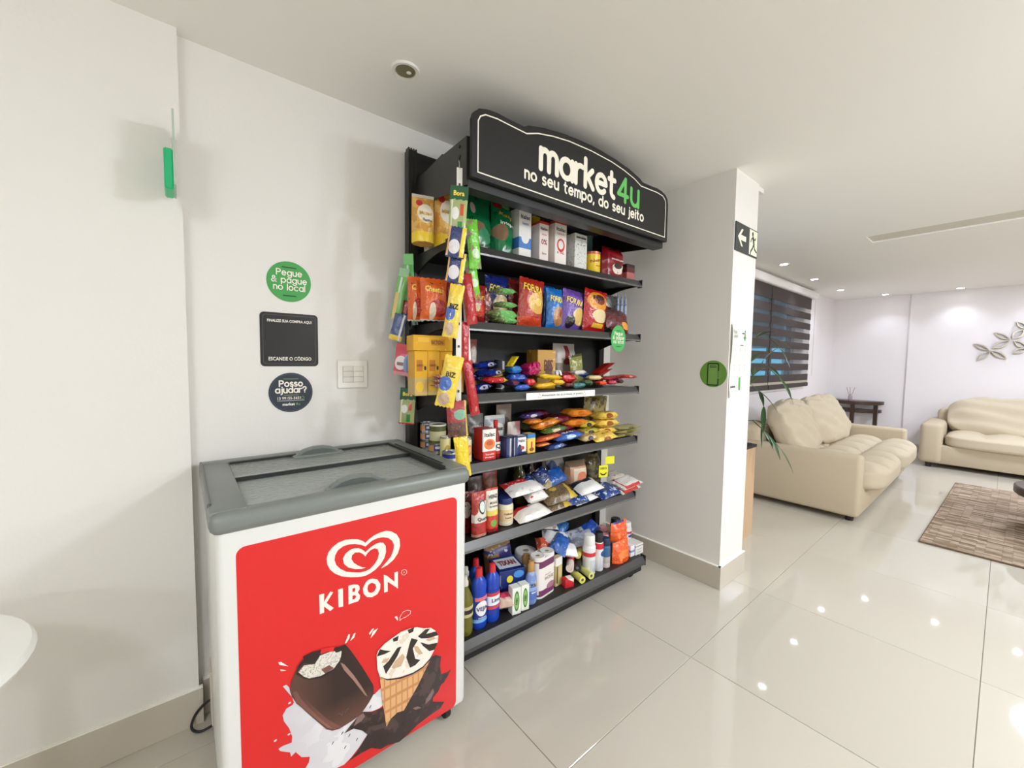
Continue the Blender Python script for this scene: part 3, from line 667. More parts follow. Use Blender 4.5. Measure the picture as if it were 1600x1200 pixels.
for u, v in ((.06, .36), (1.30, .37), (.06, .06), (1.30, .06)):
    cst = MB().box(u-.018, u+.018, -v-.016, -v+.016, .03, .058).obj('caster', STEEL, su)
    MB().lathe([(.006, -.012), (.022, -.012), (.024, -.006), (.024, .006), (.022, .012), (.006, .012)], 16, M=Matrix.Translation((u+.006, -v, .024)) @ Matrix.Rotation(PI/2, 4, 'Y')).obj('wheel', mat((22, 22, 22), .5), cst, smooth=True)
# header canopy and sign
hd = MB().prism([(-.03, 2.105), (-.50, 2.06), (-.50, 2.245), (-.30, 2.245), (-.30, 2.252), (-.03, 2.225)], -.006, 0, 'yz').prism([(-.03, 2.105), (-.50, 2.06), (-.50, 2.245), (-.03, 2.225)], 1.345, 1.351, 'yz').box(0, 1.345, -.50, -.03, 2.235, 2.243).box(0, 1.345, -.502, -.494, 2.052, 2.245).box(0, 1.345, -.495, -.44, 2.052, 2.058).obj('canopy', mat((34, 33, 32), .4), su)
MB().lathe([(0, 0), (.009, 0), (.009, .003), (0, .003)], 12, M=Matrix.Translation((-.0065, -.445, 2.185)) @ Matrix.Rotation(-PI/2, 4, 'Y')).lathe([(0, 0), (.006, 0), (.006, .003), (0, .003)], 12, M=Matrix.Translation((-.0065, -.445, 2.225)) @ Matrix.Rotation(-PI/2, 4, 'Y')).obj('bolt', mat((14, 14, 14), .4), hd)
OUT = [(0, 2.083), (0, 2.300), (.008, 2.326), (.03, 2.345), (.07, 2.356), (.115, 2.360), (.18, 2.357), (.252, 2.356), (.28, 2.369), (.37, 2.390), (.49, 2.406), (.60, 2.413), (.672, 2.415)]
OUT = OUT + [(1.344-a, b) for a, b in reversed(OUT[:-1])]
INN = [(.026, 2.106), (.026, 2.298), (.036, 2.318), (.06, 2.332), (.115, 2.337), (.2, 2.334), (.268, 2.332), (.33, 2.354), (.42, 2.372), (.52, 2.384), (.672, 2.389)]
INN = INN + [(1.344-a, b) for a, b in reversed(INN[:-1])]
SIGNM = mat((34, 33, 32), .5, spec=.3); SW = mat((246, 240, 222), .5); SG = mat((98, 190, 92), .5)
sg = MB().prism(OUT, -.531, -.512).obj('sign_board', SIGNM, su)
mb = MB(); ribbon(mb, INN, .005, -.5316, True, True); mb.obj('border_line', SW, sg, recalc=False)
xh = .083; x1 = .350
for ch in 'market4u':
    mb = MB(); g4 = ch in '4u'; x1 = stroke(ch, None, x1, 2.2145, xh, -.5318, .0205 if g4 else .0250, mb)+xh*(.36 if g4 else .34 if ch == 't' else .285); mb.obj('letter', SG if g4 else SW, sg, recalc=False)
mb = MB(); xh = .031; tw = swidth('no seu tempo, do seu jeito', xh, .40, .8); k = .842/tw
xx = .262; xh *= min(k, 1.1)
for ch in 'no seu tempo, do seu jeito':
    if ch == ' ': xx += .8*xh; continue
    mb = MB(); stroke(ch, None, xx, 2.150, xh, -.5318, .0095, mb); xx += (GL[ch][0]+.40)*xh; mb.obj('letter', SW, sg, recalc=False)
# shelf labels: things stuck on the rails
o = MB().prism(circ(.068, 36, .078), 0, .002).obj('round_tag', mat((72, 170, 88), .4), None, world(1.127, .371, 1.515), (0, 0, -TH), label='small oval green tag on the rail of the crisps shelf', cat='tag')
pegue(o, .066)
o = MB().box(-.253, .253, -.0015, 0, -.018, .0165).obj('paper_strip', mat((248, 246, 238), .5), None, world(.674, .3705, 1.2015), (0, 0, -TH), label='white paper strip with a line of print on the sweets shelf rail', cat='label')
words(o, 'Honestidade n\u00e3o se promete, se pratica', .0, .0, .30, .015, -.0018, mat((44, 44, 46), .6), .015)
for xx in (-.165, .165):
    mb = MB(); ribbon(mb, [(xx-.011, -.009), (xx+.011, -.009), (xx, .011)], .0022, -.002, True, True); mb.obj('printed_triangle', mat((205, 150, 140), .6), o, recalc=False)

# ================================================================== LIVING ROOM
FAB = mat((192, 178, 154), .9, bump=.15, bscale=400, spec=.2); FAB2 = mat((196, 183, 160), .9, bump=.15, bscale=400, spec=.2)
def cushion(w, d, h, k=5, cuts=11, wr=.0, tuft=None, seed=0, bow=.0):
    bm = bmesh.new(); bmesh.ops.create_cube(bm, size=2)
    bmesh.ops.subdivide_edges(bm, edges=bm.edges, cuts=cuts, use_grid_fill=True)
    for v in bm.verts:
        p = v.co; n = (abs(p.x)**k+abs(p.y)**k+abs(p.z)**k)**(1/k); q = p/n
        x, y, z = q.x*w/2, q.y*d/2, q.z*h/2
        z += bow*h*(1-q.x**2)*(1-q.y**2)*(1 if q.z > 0 else 0)
        if wr:
            a = wr*(math.sin(9*q.x+7*q.z+seed)*math.sin(6*q.y+4*q.z+seed*2)+.6*math.sin(19*q.x-13*q.z+seed*3)*(1-abs(q.x)))
            y += a*(-1 if q.y < 0 else .3); z += a*.5
        if tuft and q.z > -.2:
            tx, ty = tuft
            fx = abs(math.sin((q.x+1)/2*PI*tx)); fy = abs(math.sin((q.y+1)/2*PI*ty))
            z -= (1-min(fx, fy)**.6)*h*.30*max(0, q.z)
        v.co = (x, y, z)
    return MB().addbm(bm)
def foot(p, parent): MB().lathe([(.028, 0), (.035, .05), (.035, .06)], 12, c=p).obj('foot', mat((34, 24, 18), .5), parent)
# sofa under the window
sf = empty('two_seat_sofa', (5.74, 1.22, 0), 0, label='cream fabric sofa with tufted seats and two big back cushions under the blind', cat='sofa')
X0, X1 = -1.27, 1.27
MB().rbox(X0+.12, X1-.12, -.47, .50, .05, .30, .02, 2).obj('base', FAB, sf, smooth=True)
MB().rbox(X0, X0+.155, -.475, .55, .05, .590, .035, 3).obj('arm', FAB, sf, smooth=True)
MB().rbox(X1-.155, X1, -.475, .55, .05, .590, .035, 3).obj('arm', FAB, sf, smooth=True)
MB().rbox(X0+.05, X1-.05, .34, .56, .10, .74, .06, 3).obj('backrest', FAB, sf, smooth=True)
for i, (a, b) in enumerate(((X0+.16, -.02), (-.015, X1-.16))):
    cushion(b-a, .98, .25, 6, 27, 0, (3, 3), i).obj('seat_cushion', FAB2, sf, ((a+b)/2, -.115, .375), smooth=True)
for i, (a, b) in enumerate(((X0+.14, -.14), (-.16, X1-.20))):
    cushion(b-a, .25, .60, 3.4, 15, .022, None, i*3+1).obj('back_cushion', FAB2, sf, ((a+b)/2, .20, .70), (math.radians(-24), 0, math.radians(3-5*i)), smooth=True)
for p in ((X0+.1, -.40, 0), (X1-.1, -.40, 0), (X0+.1, .45, 0), (X1-.1, .45, 0), (0, -.40, 0)): foot(p, sf)
# sofa along the end wall
sf = empty('long_sofa', (8.33, -.62, 0), -PI/2, label='long cream fabric sofa under the leaf sculpture, cut by the right edge', cat='sofa')
X0, X1 = -1.34, 1.34      # local x runs towards -y in the room
MB().rbox(X0+.12, X1-.12, -.46, .45, .06, .31, .02, 2).obj('base', FAB, sf, smooth=True)
MB().rbox(X0, X0+.22, -.50, .50, .06, .60, .06, 4).obj('arm', FAB, sf, smooth=True)
MB().rbox(X1-.22, X1, -.50, .50, .06, .60, .06, 4).obj('arm', FAB, sf, smooth=True)
MB().rbox(X0+.1, X1-.1, .27, .50, .10, .76, .07, 3).obj('backrest', FAB, sf, smooth=True)
cushion(X1-X0-.46, .84, .21, 7, 31, 0, (6, 1), 2).obj('seat_cushion', FAB2, sf, (0, -.10, .395), smooth=True)
cushion(X1-X0-.42, .30, .56, 4.5, 15, .024, None, 5).obj('back_cushion', FAB2, sf, (0, .20, .665), (math.radians(-20), 0, 0), smooth=True)
for p in ((X0+.1, -.42, 0), (X1-.1, -.42, 0), (X0+.1, .42, 0), (X1-.1, .42, 0)): foot(p, sf)
# rug
def rug_mat():
    m = bpy.data.materials.new('rug'); m.use_nodes = True; N = m.node_tree.nodes; L = m.node_tree.links; b = N['Principled BSDF']
    b.inputs['Roughness'].default_value = .95; b.inputs['Specular IOR Level'].default_value = .1
    tc = N.new('ShaderNodeTexCoord'); mp = N.new('ShaderNodeMapping'); mp.inputs['Rotation'].default_value = (0, 0, PI/2); L.new(tc.outputs['Object'], mp.inputs[0])
    br = N.new('ShaderNodeTexBrick'); L.new(mp.outputs[0], br.inputs[0])
    br.inputs['Color1'].default_value = lin((184, 166, 146)); br.inputs['Color2'].default_value = lin((120, 100, 82)); br.inputs['Mortar'].default_value = lin((132, 114, 94))
    br.inputs['Scale'].default_value = 1; br.inputs['Brick Width'].default_value = .13; br.inputs['Row Height'].default_value = .032; br.inputs['Mortar Size'].default_value = .002; br.offset = .37
    nz = N.new('ShaderNodeTexNoise'); nz.inputs['Scale'].default_value = 22; L.new(tc.outputs['Object'], nz.inputs[0])
    mx = N.new('ShaderNodeMix'); mx.data_type = 'RGBA'; mx.blend_type = 'OVERLAY'; mx.inputs[0].default_value = .35; L.new(br.outputs[0], mx.inputs[6]); L.new(nz.outputs[0], mx.inputs[7]); L.new(mx.outputs[2], b.inputs['Base Color'])
    bp = N.new('ShaderNodeBump'); bp.inputs['Strength'].default_value = .6; bp.inputs['Distance'].default_value = .01; L.new(br.outputs[1], bp.inputs['Height']); bp.invert = True; L.new(bp.outputs[0], b.inputs['Normal'])
    return m
rg_ = MB().rbox(-1.29, 1.29, -.98, .98, 0, .014, .004, 1).obj('patchwork_rug', rug_mat(), None, (5.70, -.64, .0005), (0, 0, math.radians(-1.2)), label='beige brown patchwork rug of thin strips on the tiled floor', cat='rug')
MB().box(-1.292, 1.292, -.983, -.972, .001, .0125).box(-1.292, 1.292, .972, .983, .001, .0125).box(-1.293, -1.282, -.98, .98, .001, .0125).box(1.282, 1.293, -.98, .98, .001, .0125).obj('binding', mat((104, 86, 62), .9), rg_)
WOOD = mat((62, 42, 30), .35, bump=.1, bscale=40)
# coffee table
t = empty('coffee_table', (5.50, -.585, .0145), 0, label='dark round coffee table on the rug at the right edge', cat='coffee table')
MB().lathe([(0, .30), (.49, .30), (.5, .31), (.5, .36), (.49, .37), (0, .37)], 48).obj('table_top', WOOD, t, smooth=True)
MB().lathe([(.0, 0), (.26, 0), (.26, .02), (.10, .05), (.08, .30), (0, .30)], 32).obj('pedestal', WOOD, t, smooth=True)
# console table
t = empty('console_table', (8.955, 1.60, 0), 0, label='dark half-round wooden console table in the corner between the sofas', cat='console table')
def half(r, d, n=24): return [(-d*math.sin(PI*k/n), -r*math.cos(PI*k/n)) for k in range(n+1)]
MB().prism(half(.345, .36), .72, .775, 'xy').obj('table_top', WOOD, t)
MB().prism(half(.32, .335), .585, .635, 'xy').obj('rail', WOOD, t)
for a in (.16, .5, .84):
    x, y = -.318*math.sin(PI*a), -.305*math.cos(PI*a)
    MB().box(x-.026, x+.026, y-.026, y+.026, 0, .72).obj('leg', WOOD, t)
vz = MB().lathe([(0, 0), (.028, 0), (.03, .01), (.03, .07), (.014, .088), (.012, .105), (.015, .107), (.0, .107)], 20).obj('reed_diffuser', mat((226, 226, 228), .08, trans=.6, alpha=.9), None, (8.76, 1.66, .775), smooth=True, label='small clear reed diffuser bottle on the dark console table', cat='vase')
MB().lathe([(0, .003), (.0265, .004), (.0265, .03), (0, .03)], 16).obj('liquid', mat((150, 60, 50), .2), vz, smooth=True)
for a, b in ((.05, .02), (-.02, .05), (.02, -.05)): MB().tube([(0, 0, .02), (a, b, .22)], .003, 6).obj('reed', mat((150, 90, 80), .6), vz)
# zebra blind
BX0, BX1, BY = 4.3, 7.36, 1.925
bl = empty('zebra_blind', (0, BY, 0), 0, label='brown and sheer striped zebra blind with white cassette over the window', cat='blind')
MB().rbox(BX0, 7.56, -.055, .055, 2.355, 2.465, .03, 3).obj('cassette', mat((240, 238, 236), .35), bl, smooth=True)
MB().rbox(7.555, 7.575, -.05, .05, 2.36, 2.46, .008, 2).obj('cassette_cap', mat((230, 228, 226), .35), bl)
DARK = mat((66, 57, 55), .8, bump=.1, bscale=900); SHEER = mat((120, 122, 126), .8, alpha=.30)
zt, zbt = 2.355, 1.05
for x0, x1 in ((BX0, 5.745), (5.775, BX1)):
    MB().box(x0, x1, -.004, -.001, zbt+.05, zt).obj('sheer_fabric', SHEER, bl)
    z = zt
    MB().box(x0, x1, -.010, -.006, 2.19, zt).obj('dark_band', DARK, bl)
    z = 2.13
    while z > 1.16:
        MB().box(x0, x1, -.010, -.006, z-.093, z).obj('dark_band', DARK, bl); z -= .150
    MB().box(x0, x1, -.010, -.004, zbt+.05, z+.056).obj('beige_band', mat((178, 168, 152), .8), bl)
    MB().rbox(x0, x1, -.02, .012, zbt-.005, zbt+.055, .008, 2).obj('bottom_rail', DARK, bl)
MB().tube([(7.47, -.03, 2.36), (7.47, -.03, 1.2)], .003, 6).obj('pull_cord', mat((215, 212, 206), .5), bl)
# leaf sculpture on the end wall
CHAMP = mat((196, 186, 166), .35, .6); ts = empty('leaf_sculpture', (8.963, .0, 1.7), 0, label='champagne metal leaf branch sculpture on the end wall at the right', cat='wall art')
def leaf(y0, z0, y1, z1, wd):
    n = 12; dy, dz = y1-y0, z1-z0; l = math.hypot(dy, dz); ny, nz = -dz/l, dy/l
    def lp(k): 
        A = [(y0+dy*i/n+ny*wd*k*math.sin(PI*i/n), z0+dz*i/n+nz*wd*k*math.sin(PI*i/n)) for i in range(n+1)]
        Bq = [(y0+dy*i/n-ny*wd*k*math.sin(PI*i/n), z0+dz*i/n-nz*wd*k*math.sin(PI*i/n)) for i in range(n-1, 0, -1)]
        return A+Bq
    outer = lp(1); cy, cz = (y0+y1)/2, (z0+z1)/2
    inner = [(cy+(a-cy)*.86+0, cz+(b-cz)*.86) for a, b in outer]; 
    inner = [(cy+(a-cy)*.86, cz+(b-cz)*.86) for a, b in lp(.66)]
    mb = MB().prism(outer, -.04, -.006, 'yz', [inner]); mb.mi = [0 if all(abs(mb.V[i][0]+.04) < 1e-6 for i in f) else 1 for f in mb.F]; mb.obj('leaf', [CHAMP, mat((112, 100, 84), .4, .5)], ts)
LP = [(8.94,.329,1.704),(8.94,.174,1.603),(8.94,.286,1.46),(8.94,.166,1.597),(8.94,.166,1.603),(8.94,.012,1.488),(8.94,.16,1.635),(8.94,-.005,1.741),(8.94,.146,1.859),(8.94,-.004,1.752),(8.94,-.02,1.764),(8.94,-.113,1.886),(8.94,-.037,1.738),(8.94,-.149,1.632),(8.94,-.031,1.563),(8.94,-.149,1.628),(8.94,-.043,2),(8.94,-.145,1.893)]
LP = [(p[1], p[2]-1.7) for p in LP]
for i in range(0, len(LP), 2): leaf(*LP[i], *LP[i+1], [.032, .034, .036, .045, .033, .05, .036, .034, .034][i//2])
for y0, z0, y1, z1, w_ in ((-.17, .30, -.36, .36, .045), (-.17, .30, -.32, .22, .036), (-.17, .30, -.26, .40, .033), (-.36, .36, -.55, .44, .045), (-.36, .36, -.50, .28, .036), (-.36, .36, -.44, .48, .033), (-.28, .14, -.46, .18, .036), (-.55, .44, -.7, .5, .04), (-.55, .44, -.68, .36, .034)): leaf(y0, z0, y1, z1, w_)
# planter and plant
pt = empty('tall_planter', (3.40, 1.38, 0), 0, label='tall tan planter with a leafy plant, half hidden behind the pillar', cat='plant')
MB().prism([(-.14, -.14), (.14, -.14), (.14, .14), (-.14, .14)], 0, .72, 'xy').obj('pot', mat((198, 166, 132), .45, bump=.1, bscale=30), pt)
MB().box(-.146, .146, -.146, .146, .715, .735).obj('rim', mat((36, 30, 26), .5), pt)
MB().box(-.12, .12, -.12, .12, .735, .742).obj('soil', mat((45, 34, 26), .9, bump=.6), pt)
LEAF = [mat((52, 84, 44), .35), mat((38, 66, 36), .35), mat((70, 100, 58), .4)]; STEM = mat((66, 84, 52), .5)
random.seed(11)
def blade(p, d, up, ln, wd, m):
    p, d, up = Vector(p), Vector(d).normalized(), Vector(up); sd = d.cross(up).normalized(); nrm = sd.cross(d)
    V = []; F = []; n = 7
    for i in range(n+1):
        t = i/n; w_ = wd*math.sin(PI*min(1, t*.93+.05))**.8*(1-t*.25); ln = ln; c_ = p+d*ln*t-Vector((0, 0, 1))*ln*.28*t*t
        V += [tuple(c_-sd*w_+nrm*w_*.35), tuple(c_), tuple(c_+sd*w_+nrm*w_*.35)]
    for i in range(n):
        for k in range(2): F.append((i*3+k, i*3+k+1, i*3+k+4, i*3+k+3))
    return link('leaf', mesh('leaf', V, F, m, True), pt)
B0 = Vector((3.40, 1.38, 0))
def spray(pts, leaves):
    P = [Vector(q)-B0 for q in pts]; MB().tube(P, [.006*(1-.6*i/(len(P)-1)) for i in range(len(P))], 6).obj('stem', STEM, pt, smooth=True)
    for i, s_, ln in leaves:
        i = min(i, len(P)-1); d = (P[i]-P[i-1]).normalized(); side = d.cross(Vector((0, 0, 1))).normalized() if abs(d.z) < .95 else Vector((1, 0, 0))
        blade(P[i], d*.8+side*s_*.6+Vector((0, 0, -.15)), Vector((.25*s_, .1, 1)), ln*.85, ln*.105, random.choice(LEAF))
spray([(3.32, 1.42, .74), (3.36, 1.38, 1.15), (3.40, 1.32, 1.46), (3.46, 1.24, 1.58), (3.5, 1.16, 1.57), (3.5, 1.10, 1.50)], [(3, 1, .18), (4, 1, .18), (5, 0, .16), (2, -1, .2), (3, -1, .2)])
spray([(3.30, 1.42, .74), (3.38, 1.36, 1.12), (3.44, 1.28, 1.38), (3.5, 1.18, 1.36), (3.52, 1.10, 1.28), (3.53, 1.06, 1.22)], [(2, 1, .22), (3, -1, .18), (4, 1, .18), (5, 0, .15), (5, -1, .13)])
spray([(3.33, 1.40, .74), (3.40, 1.34, 1.05), (3.45, 1.27, 1.22), (3.50, 1.22, 1.16), (3.52, 1.19, 1.04), (3.52, 1.19, .93)], [(2, 1, .2), (3, 1, .2), (4, -1, .2), (5, 0, .2), (3, -1, .16)])
spray([(3.36, 1.38, .74), (3.43, 1.31, .92), (3.48, 1.25, .93), (3.50, 1.19, .87), (3.51, 1.14, .82), (3.52, 1.07, .74)], [(2, -1, .16), (3, 1, .18), (4, 1, .2), (5, 0, .2), (3, -1, .18), (2, 1, .18)])
spray([(3.28, 1.42, .74), (3.22, 1.45, 1.2), (3.18, 1.46, 1.5), (3.14, 1.42, 1.62)], [(2, 1, .22), (3, 0, .2), (2, -1, .2), (1, 1, .2)])
spray([(3.30, 1.45, .74), (3.34, 1.50, 1.1), (3.42, 1.54, 1.36), (3.52, 1.56, 1.44)], [(2, 1, .22), (3, 0, .2), (2, -1, .2), (1, 1, .2)])
spray([(3.31, 1.40, .74), (3.33, 1.30, 1.02), (3.36, 1.22, 1.28), (3.38, 1.16, 1.40)], [(2, 1, .2), (3, 0, .2), (2, -1, .18), (1, 1, .2)])
# white side table at the left edge
t = empty('side_table', (-.585, 1.375, 0), 0, label='small round white pedestal table at the left edge by the wall', cat='table')
MB().lathe([(0, .675), (.272, .678), (.300, .69), (.308, .705), (.300, .718), (.272, .722), (0, .722)], 48).obj('table_top', mat((238, 236, 230), .35), t, smooth=True)
MB().lathe([(0, 0), (.19, 0), (.19, .012), (.05, .03), (.032, .08), (.032, .6), (.07, .675), (0, .675)], 32).obj('pedestal', mat((238, 236, 230), .35), t, smooth=True)

# ================================================================== GROCERIES: BUILDERS
SZ = {'s1': 1.8806, 's2': 1.5456, 's3': 1.2196, 's4': .9006, 's5': .5406, 's6': .1476}
Y_ = mat((240, 208, 60), .4); YD = mat((250, 224, 80), .4); TW = mat((250, 248, 242), .45); TK = mat((26, 24, 26), .5); TR = mat((196, 40, 40), .45); TN = mat((28, 44, 100), .45); TG = mat((60, 140, 70), .45); TGOLD = mat((206, 170, 70), .35, .3)
STRIP_M = mat((238, 236, 228), .4)
METAL = mat((196, 194, 190), .25, .9)
def kw(label, cat, grp): return dict(label=label, cat=cat, group=grp)
def put_txt(o, txt, w, h, fm):
    for s_, cx, cz, wf, hf, m, *r in txt:
        words(o, s_, cx*w, cz*h, wf*w, hf*h, 0, m, .02, fm, rot=math.radians(r[0]) if r else 0)
def carton(name, label, cat, grp, uwh, vf, s, d, m, rz=0, txt=(), cap=None, dz=0, bev=.002, gable=0, lean=0):
    u, w, h = uwh
    mb = MB().rbox(-w/2, w/2, -d/2, d/2, 0, h, min(bev, w*.1), 1)
    if gable: mb.prism([(-d*.5, h-.001), (d*.5, h-.001), (d*.12, h+gable), (-d*.12, h+gable)], -w*.5, w*.5, 'yz')
    o = mb.obj(name, m, None, world(u, vf-d/2, SZ[s]+dz), (math.radians(lean), 0, -TH+math.radians(rz)), **kw(label, cat, grp))
    put_txt(o, txt, w, h, lambda x, z: (x, -d/2-.0008, z))
    if cap: MB().lathe([(.0, 0), (.014, 0), (.014, .012), (.012, .014), (0, .014)], 16, c=(w*.12, -d*.12, h)).obj('cap', cap, o, smooth=True)
    return o
def bagshape(w, h, t, kind, seed):
    rnd = random.Random(seed); p1, p2, p3 = rnd.random()*6, rnd.random()*6, rnd.random()*6
    def f(a, b):
        e = max(0, 1-abs(a)**2.6)**.62
        if kind == 'chips':
            q = max(0, 1-(abs(b)/.9)**4)**.6
        elif kind == 'pack':
            e = max(0, 1-abs(a)**4)**.5; q = max(0, 1-(abs(b)/.86)**7)**.5
        elif kind == 'brick':
            e = max(0, 1-abs(a)**6)**.5; q = max(0, 1-max(0, (b-.55)/.42)**1.3)**.8 if b < .97 else 0
            q = q if b > -.97 else .9
        else:
            q = max(0, 1-((b+1)/1.9)**3)**.75 if b < .9 else 0
        cr = 1+.10*math.sin(5*a+3*b+p1)*math.sin(7*b-2*a+p2)+.06*math.sin(13*a+9*b+p3)
        return t/2*e*q*cr
    def sx(b): return 1-.05*(1-abs(b)**3) if kind == 'chips' else 1-.03*max(0, b)
    return f, sx
def bagmesh(name, w, h, t, kind, m, seed, nx=10, nz=14, lay=False):
    f, sx = bagshape(w, h, t, kind, seed); V = []; F = []
    for sgn in (-1, 1):
        for j in range(nz+1):
            b = -1+2*j/nz
            for i in range(nx+1):
                a = -1+2*i/nx; y = sgn*f(a, b); x = a*w/2*sx(b); z = (b+1)*h/2
                if kind == 'chips' and j in (0, nz): z += .004*(i % 2)*(1 if j else -1)
                if kind in ('chips', 'pack') and abs(b) > .8: y += w*.016*math.sin(a*9+seed)*(abs(b)-.8)*5
                elif kind == 'chips': y += sgn*t*.05*math.sin(a*16+seed)*abs(b)**2
                V.append((x, y, z) if not lay else (z-h/2, x, -y*(.8 if sgn > 0 else 1)))
    n1 = (nx+1)*(nz+1)
    for k in range(2):
        for j in range(nz):
            for i in range(nx):
                q = (j*(nx+1)+i, j*(nx+1)+i+1, (j+1)*(nx+1)+i+1, (j+1)*(nx+1)+i); q = tuple(k*n1+c for c in q)
                F.append(q if k == 0 else q[::-1])
    if kind not in ('chips', 'pack'):     # close the bottom gusset
        for i in range(nx): F.append((i+1, i, n1+i, n1+i+1))
    return mesh(name, V, F, m, True), f
SEED = [0]
def bag(name, label, cat, grp, uwh, vf, s, t, m, kind='stand', rz=0, lean=0, txt=(), dz=0, roll=0):
    u, w, h = uwh; SEED[0] += 1
    me, f = bagmesh(name, w, h, t, kind, m, SEED[0])
    o = link(name, me, None, world(u, vf-t*.5, SZ[s]+dz+.001), (math.radians(lean), math.radians(roll), -TH+math.radians(rz)), **kw(label, cat, grp))
    put_txt(o, txt, w, h, lambda x, z: (x, -f(2*x/w, 2*z/h-1)*1.06-.003, z))
    return o
def lay(name, label, cat, grp, uz, v, L_, D, T, m, rz=0, tx=0, ty=0, txt=(), kind='pack'):
    """a filled packet lying down: L_ along the shelf, D deep, T thick, centre at (u, z)"""
    u, z = uz; SEED[0] += 1
    base = max([q for q in SZ.values() if q <= z+.03] or [.147])
    z = max(z, base+.002+max(.42*T, .47*L_*abs(math.sin(math.radians(ty)))+.3*T, .45*D*abs(math.sin(math.radians(tx)))+.3*T))
    me, f = bagmesh(name, D, L_, T, kind, m, SEED[0], 8, 12, True)
    o = link(name, me, None, world(u, v, z), (math.radians(tx), math.radians(ty), -TH+math.radians(rz)), **kw(label, cat, grp))
    for s_, cx, cy, wf, hf, mm in txt:
        V, F = text_base(s_, .02); X = (cx+(V[:, 0]-.5)*wf)*L_; Yv = (cy+(V[:, 1]-.5)*hf)*D
        link('lettering', mesh('lettering', [(x, y, f(2*y/D, 2*x/L_)+.002) for x, y in zip(X, Yv)], F, mm), o)
    return o
def can(name, label, cat, grp, uwh, vf, s, m, lid=None, dz=0, seg=24, txt=(), rim=True, v=None):
    u, w, h = uwh; r = w/2
    pr = [(0, 0), (r*.97, 0), (r, .003), (r, .006), (r*.985, .008), (r*.985, h-.008), (r, h-.006), (r, h-.003), (r*.97, h), (r*.93, h-.003), (0, h-.003)]
    o = MB().lathe(pr[2:8] if rim else pr, seg).obj(name, m, None, world(u, vf-r, SZ[s]+dz), (0, 0, -TH), smooth=True, **kw(label, cat, grp))
    if rim:
        MB().lathe([(0, h-.004), (r*.94, h-.004), (r*.95, h), (r*1.0, h), (r*1.005, h-.005), (r, h-.008), (r*.98, h-.008)], seg).obj('top_rim', lid or METAL, o, smooth=True)
        MB().lathe([(0, 0), (r*1.0, 0), (r*1.005, .005), (r*.985, .008)], seg).obj('bottom_rim', METAL, o, smooth=True)
    put_txt(o, txt, w, h, lambda x, z: (r*1.012*math.sin(x/r), -r*1.012*math.cos(x/r), z))
    return o
def bottle(name, label, cat, grp, uwh, vf, s, prof, m, cap=None, lab=None, dz=0, sy=1.0, txt=(), rz=0, seg=20, lean=0):
    """prof: (radius, height) as fractions of half width and of height; cap (profile, material); lab (z0, z1, radius, material)"""
    u, w, h = uwh; r = w/2
    o = MB().lathe([(a*r, b*h) for a, b in prof], seg, sy=sy).obj(name, m, None, world(u, vf-r*sy, SZ[s]+dz), (math.radians(lean), 0, -TH+math.radians(rz)), smooth=True, **kw(label, cat, grp))
    if cap: MB().lathe([(a*r, b*h) for a, b in cap[0]], seg, sy=sy).obj('cap', cap[1], o, smooth=True)
    if lab: MB().lathe([(lab[2]*r, lab[0]*h), (lab[2]*r, lab[1]*h)], seg, sy=sy).obj('printed_label', lab[3], o, smooth=True)
    k = (lab[2] if lab else max(a for a, b in prof))+.02
    put_txt(o, txt, w, h, lambda x, z: (r*k*math.sin(x/(r*k)), -r*k*math.cos(x/(r*k))*sy-.0008, z))
    return o
def hang(name, label, cat, grp, uz, v, w, h, t, m, rz=-25, roll=0, head=None, txt=(), kind='chips', lean=0):
    """a packet hanging from its top edge at (u, z); head (height share, material) is the printed card it hangs by"""
    u, z = uz; SEED[0] += 1
    o = None
    hh = h*head[0] if head else 0
    me, f = bagmesh(name, w, h-hh, t, kind, m, SEED[0])
    for vv in me.vertices: vv.co.z -= h
    o = link(name, me, None, world(u, v, z), (math.radians(lean), math.radians(roll), -TH+math.radians(rz)), **kw(label, cat, grp))
    if head:
        MB().rbox(-w/2, w/2, -.0012, .0012, -hh-.004, 0, .001, 1).obj('hanging_card', head[1], o)
    def fm(x, zz):
        b = 2*(zz+h)/(h-hh)-1
        return (x, (-f(2*x/w, b) if -1 < b < 1 else -.0012)-.002, zz)
    for s_, cx, cz, wf, hf, mm in txt: words(o, s_, cx*w, cz*h, wf*w, hf*h, 0, mm, .03, fm)
    return o

# ================================================================== TOP SHELF
PASTA = mat((226, 178, 92), .3, layers=(('n', 30, .52, (206, 150, 66)), ('e', .56, .58, .36, .2, (236, 226, 204)), ('b', 'z', 0, .2, (236, 200, 50)), ('e', .3, .8, .14, .07, (200, 52, 52)), ('b', 'z', .93, 1, (206, 200, 188))))
bag('pasta_bag', 'yellow pasta bag at the far left of the top shelf', 'food bag', 'pasta bags on the top shelf', (-.059,.098,.209), .27, 's1', .09, PASTA, txt=[('Massa', .05, .58, .55, .07, TGOLD), ('Penne', .12, .44, .4, .06, TK)], rz=-14)
bag('pasta_bag', 'yellow pasta bag on the top shelf, second from left, behind the hanging strip', 'food bag', 'pasta bags on the top shelf', (.039,.105,.262), .27, 's1', .09, PASTA, txt=[('Massa', .05, .58, .55, .07, TGOLD)], rz=-14)
CLEARB = mat((186, 176, 164), .25, layers=(('n', 40, .5, (150, 140, 128)),))
bag('clear_bag', 'tied clear bag behind the leftmost pasta bag on the top shelf', 'food bag', None, (.051,.08,.316), .14, 's1', .08, CLEARB)
bag('clear_bag', 'tied clear bag behind the second pasta bag, its reddish band showing', 'food bag', None, (.14,.098,.349), .14, 's1', .08, mat((186, 176, 164), .25, layers=(('n', 40, .5, (150, 140, 128)), ('b', 'z', .4, .6, (170, 80, 60)))))
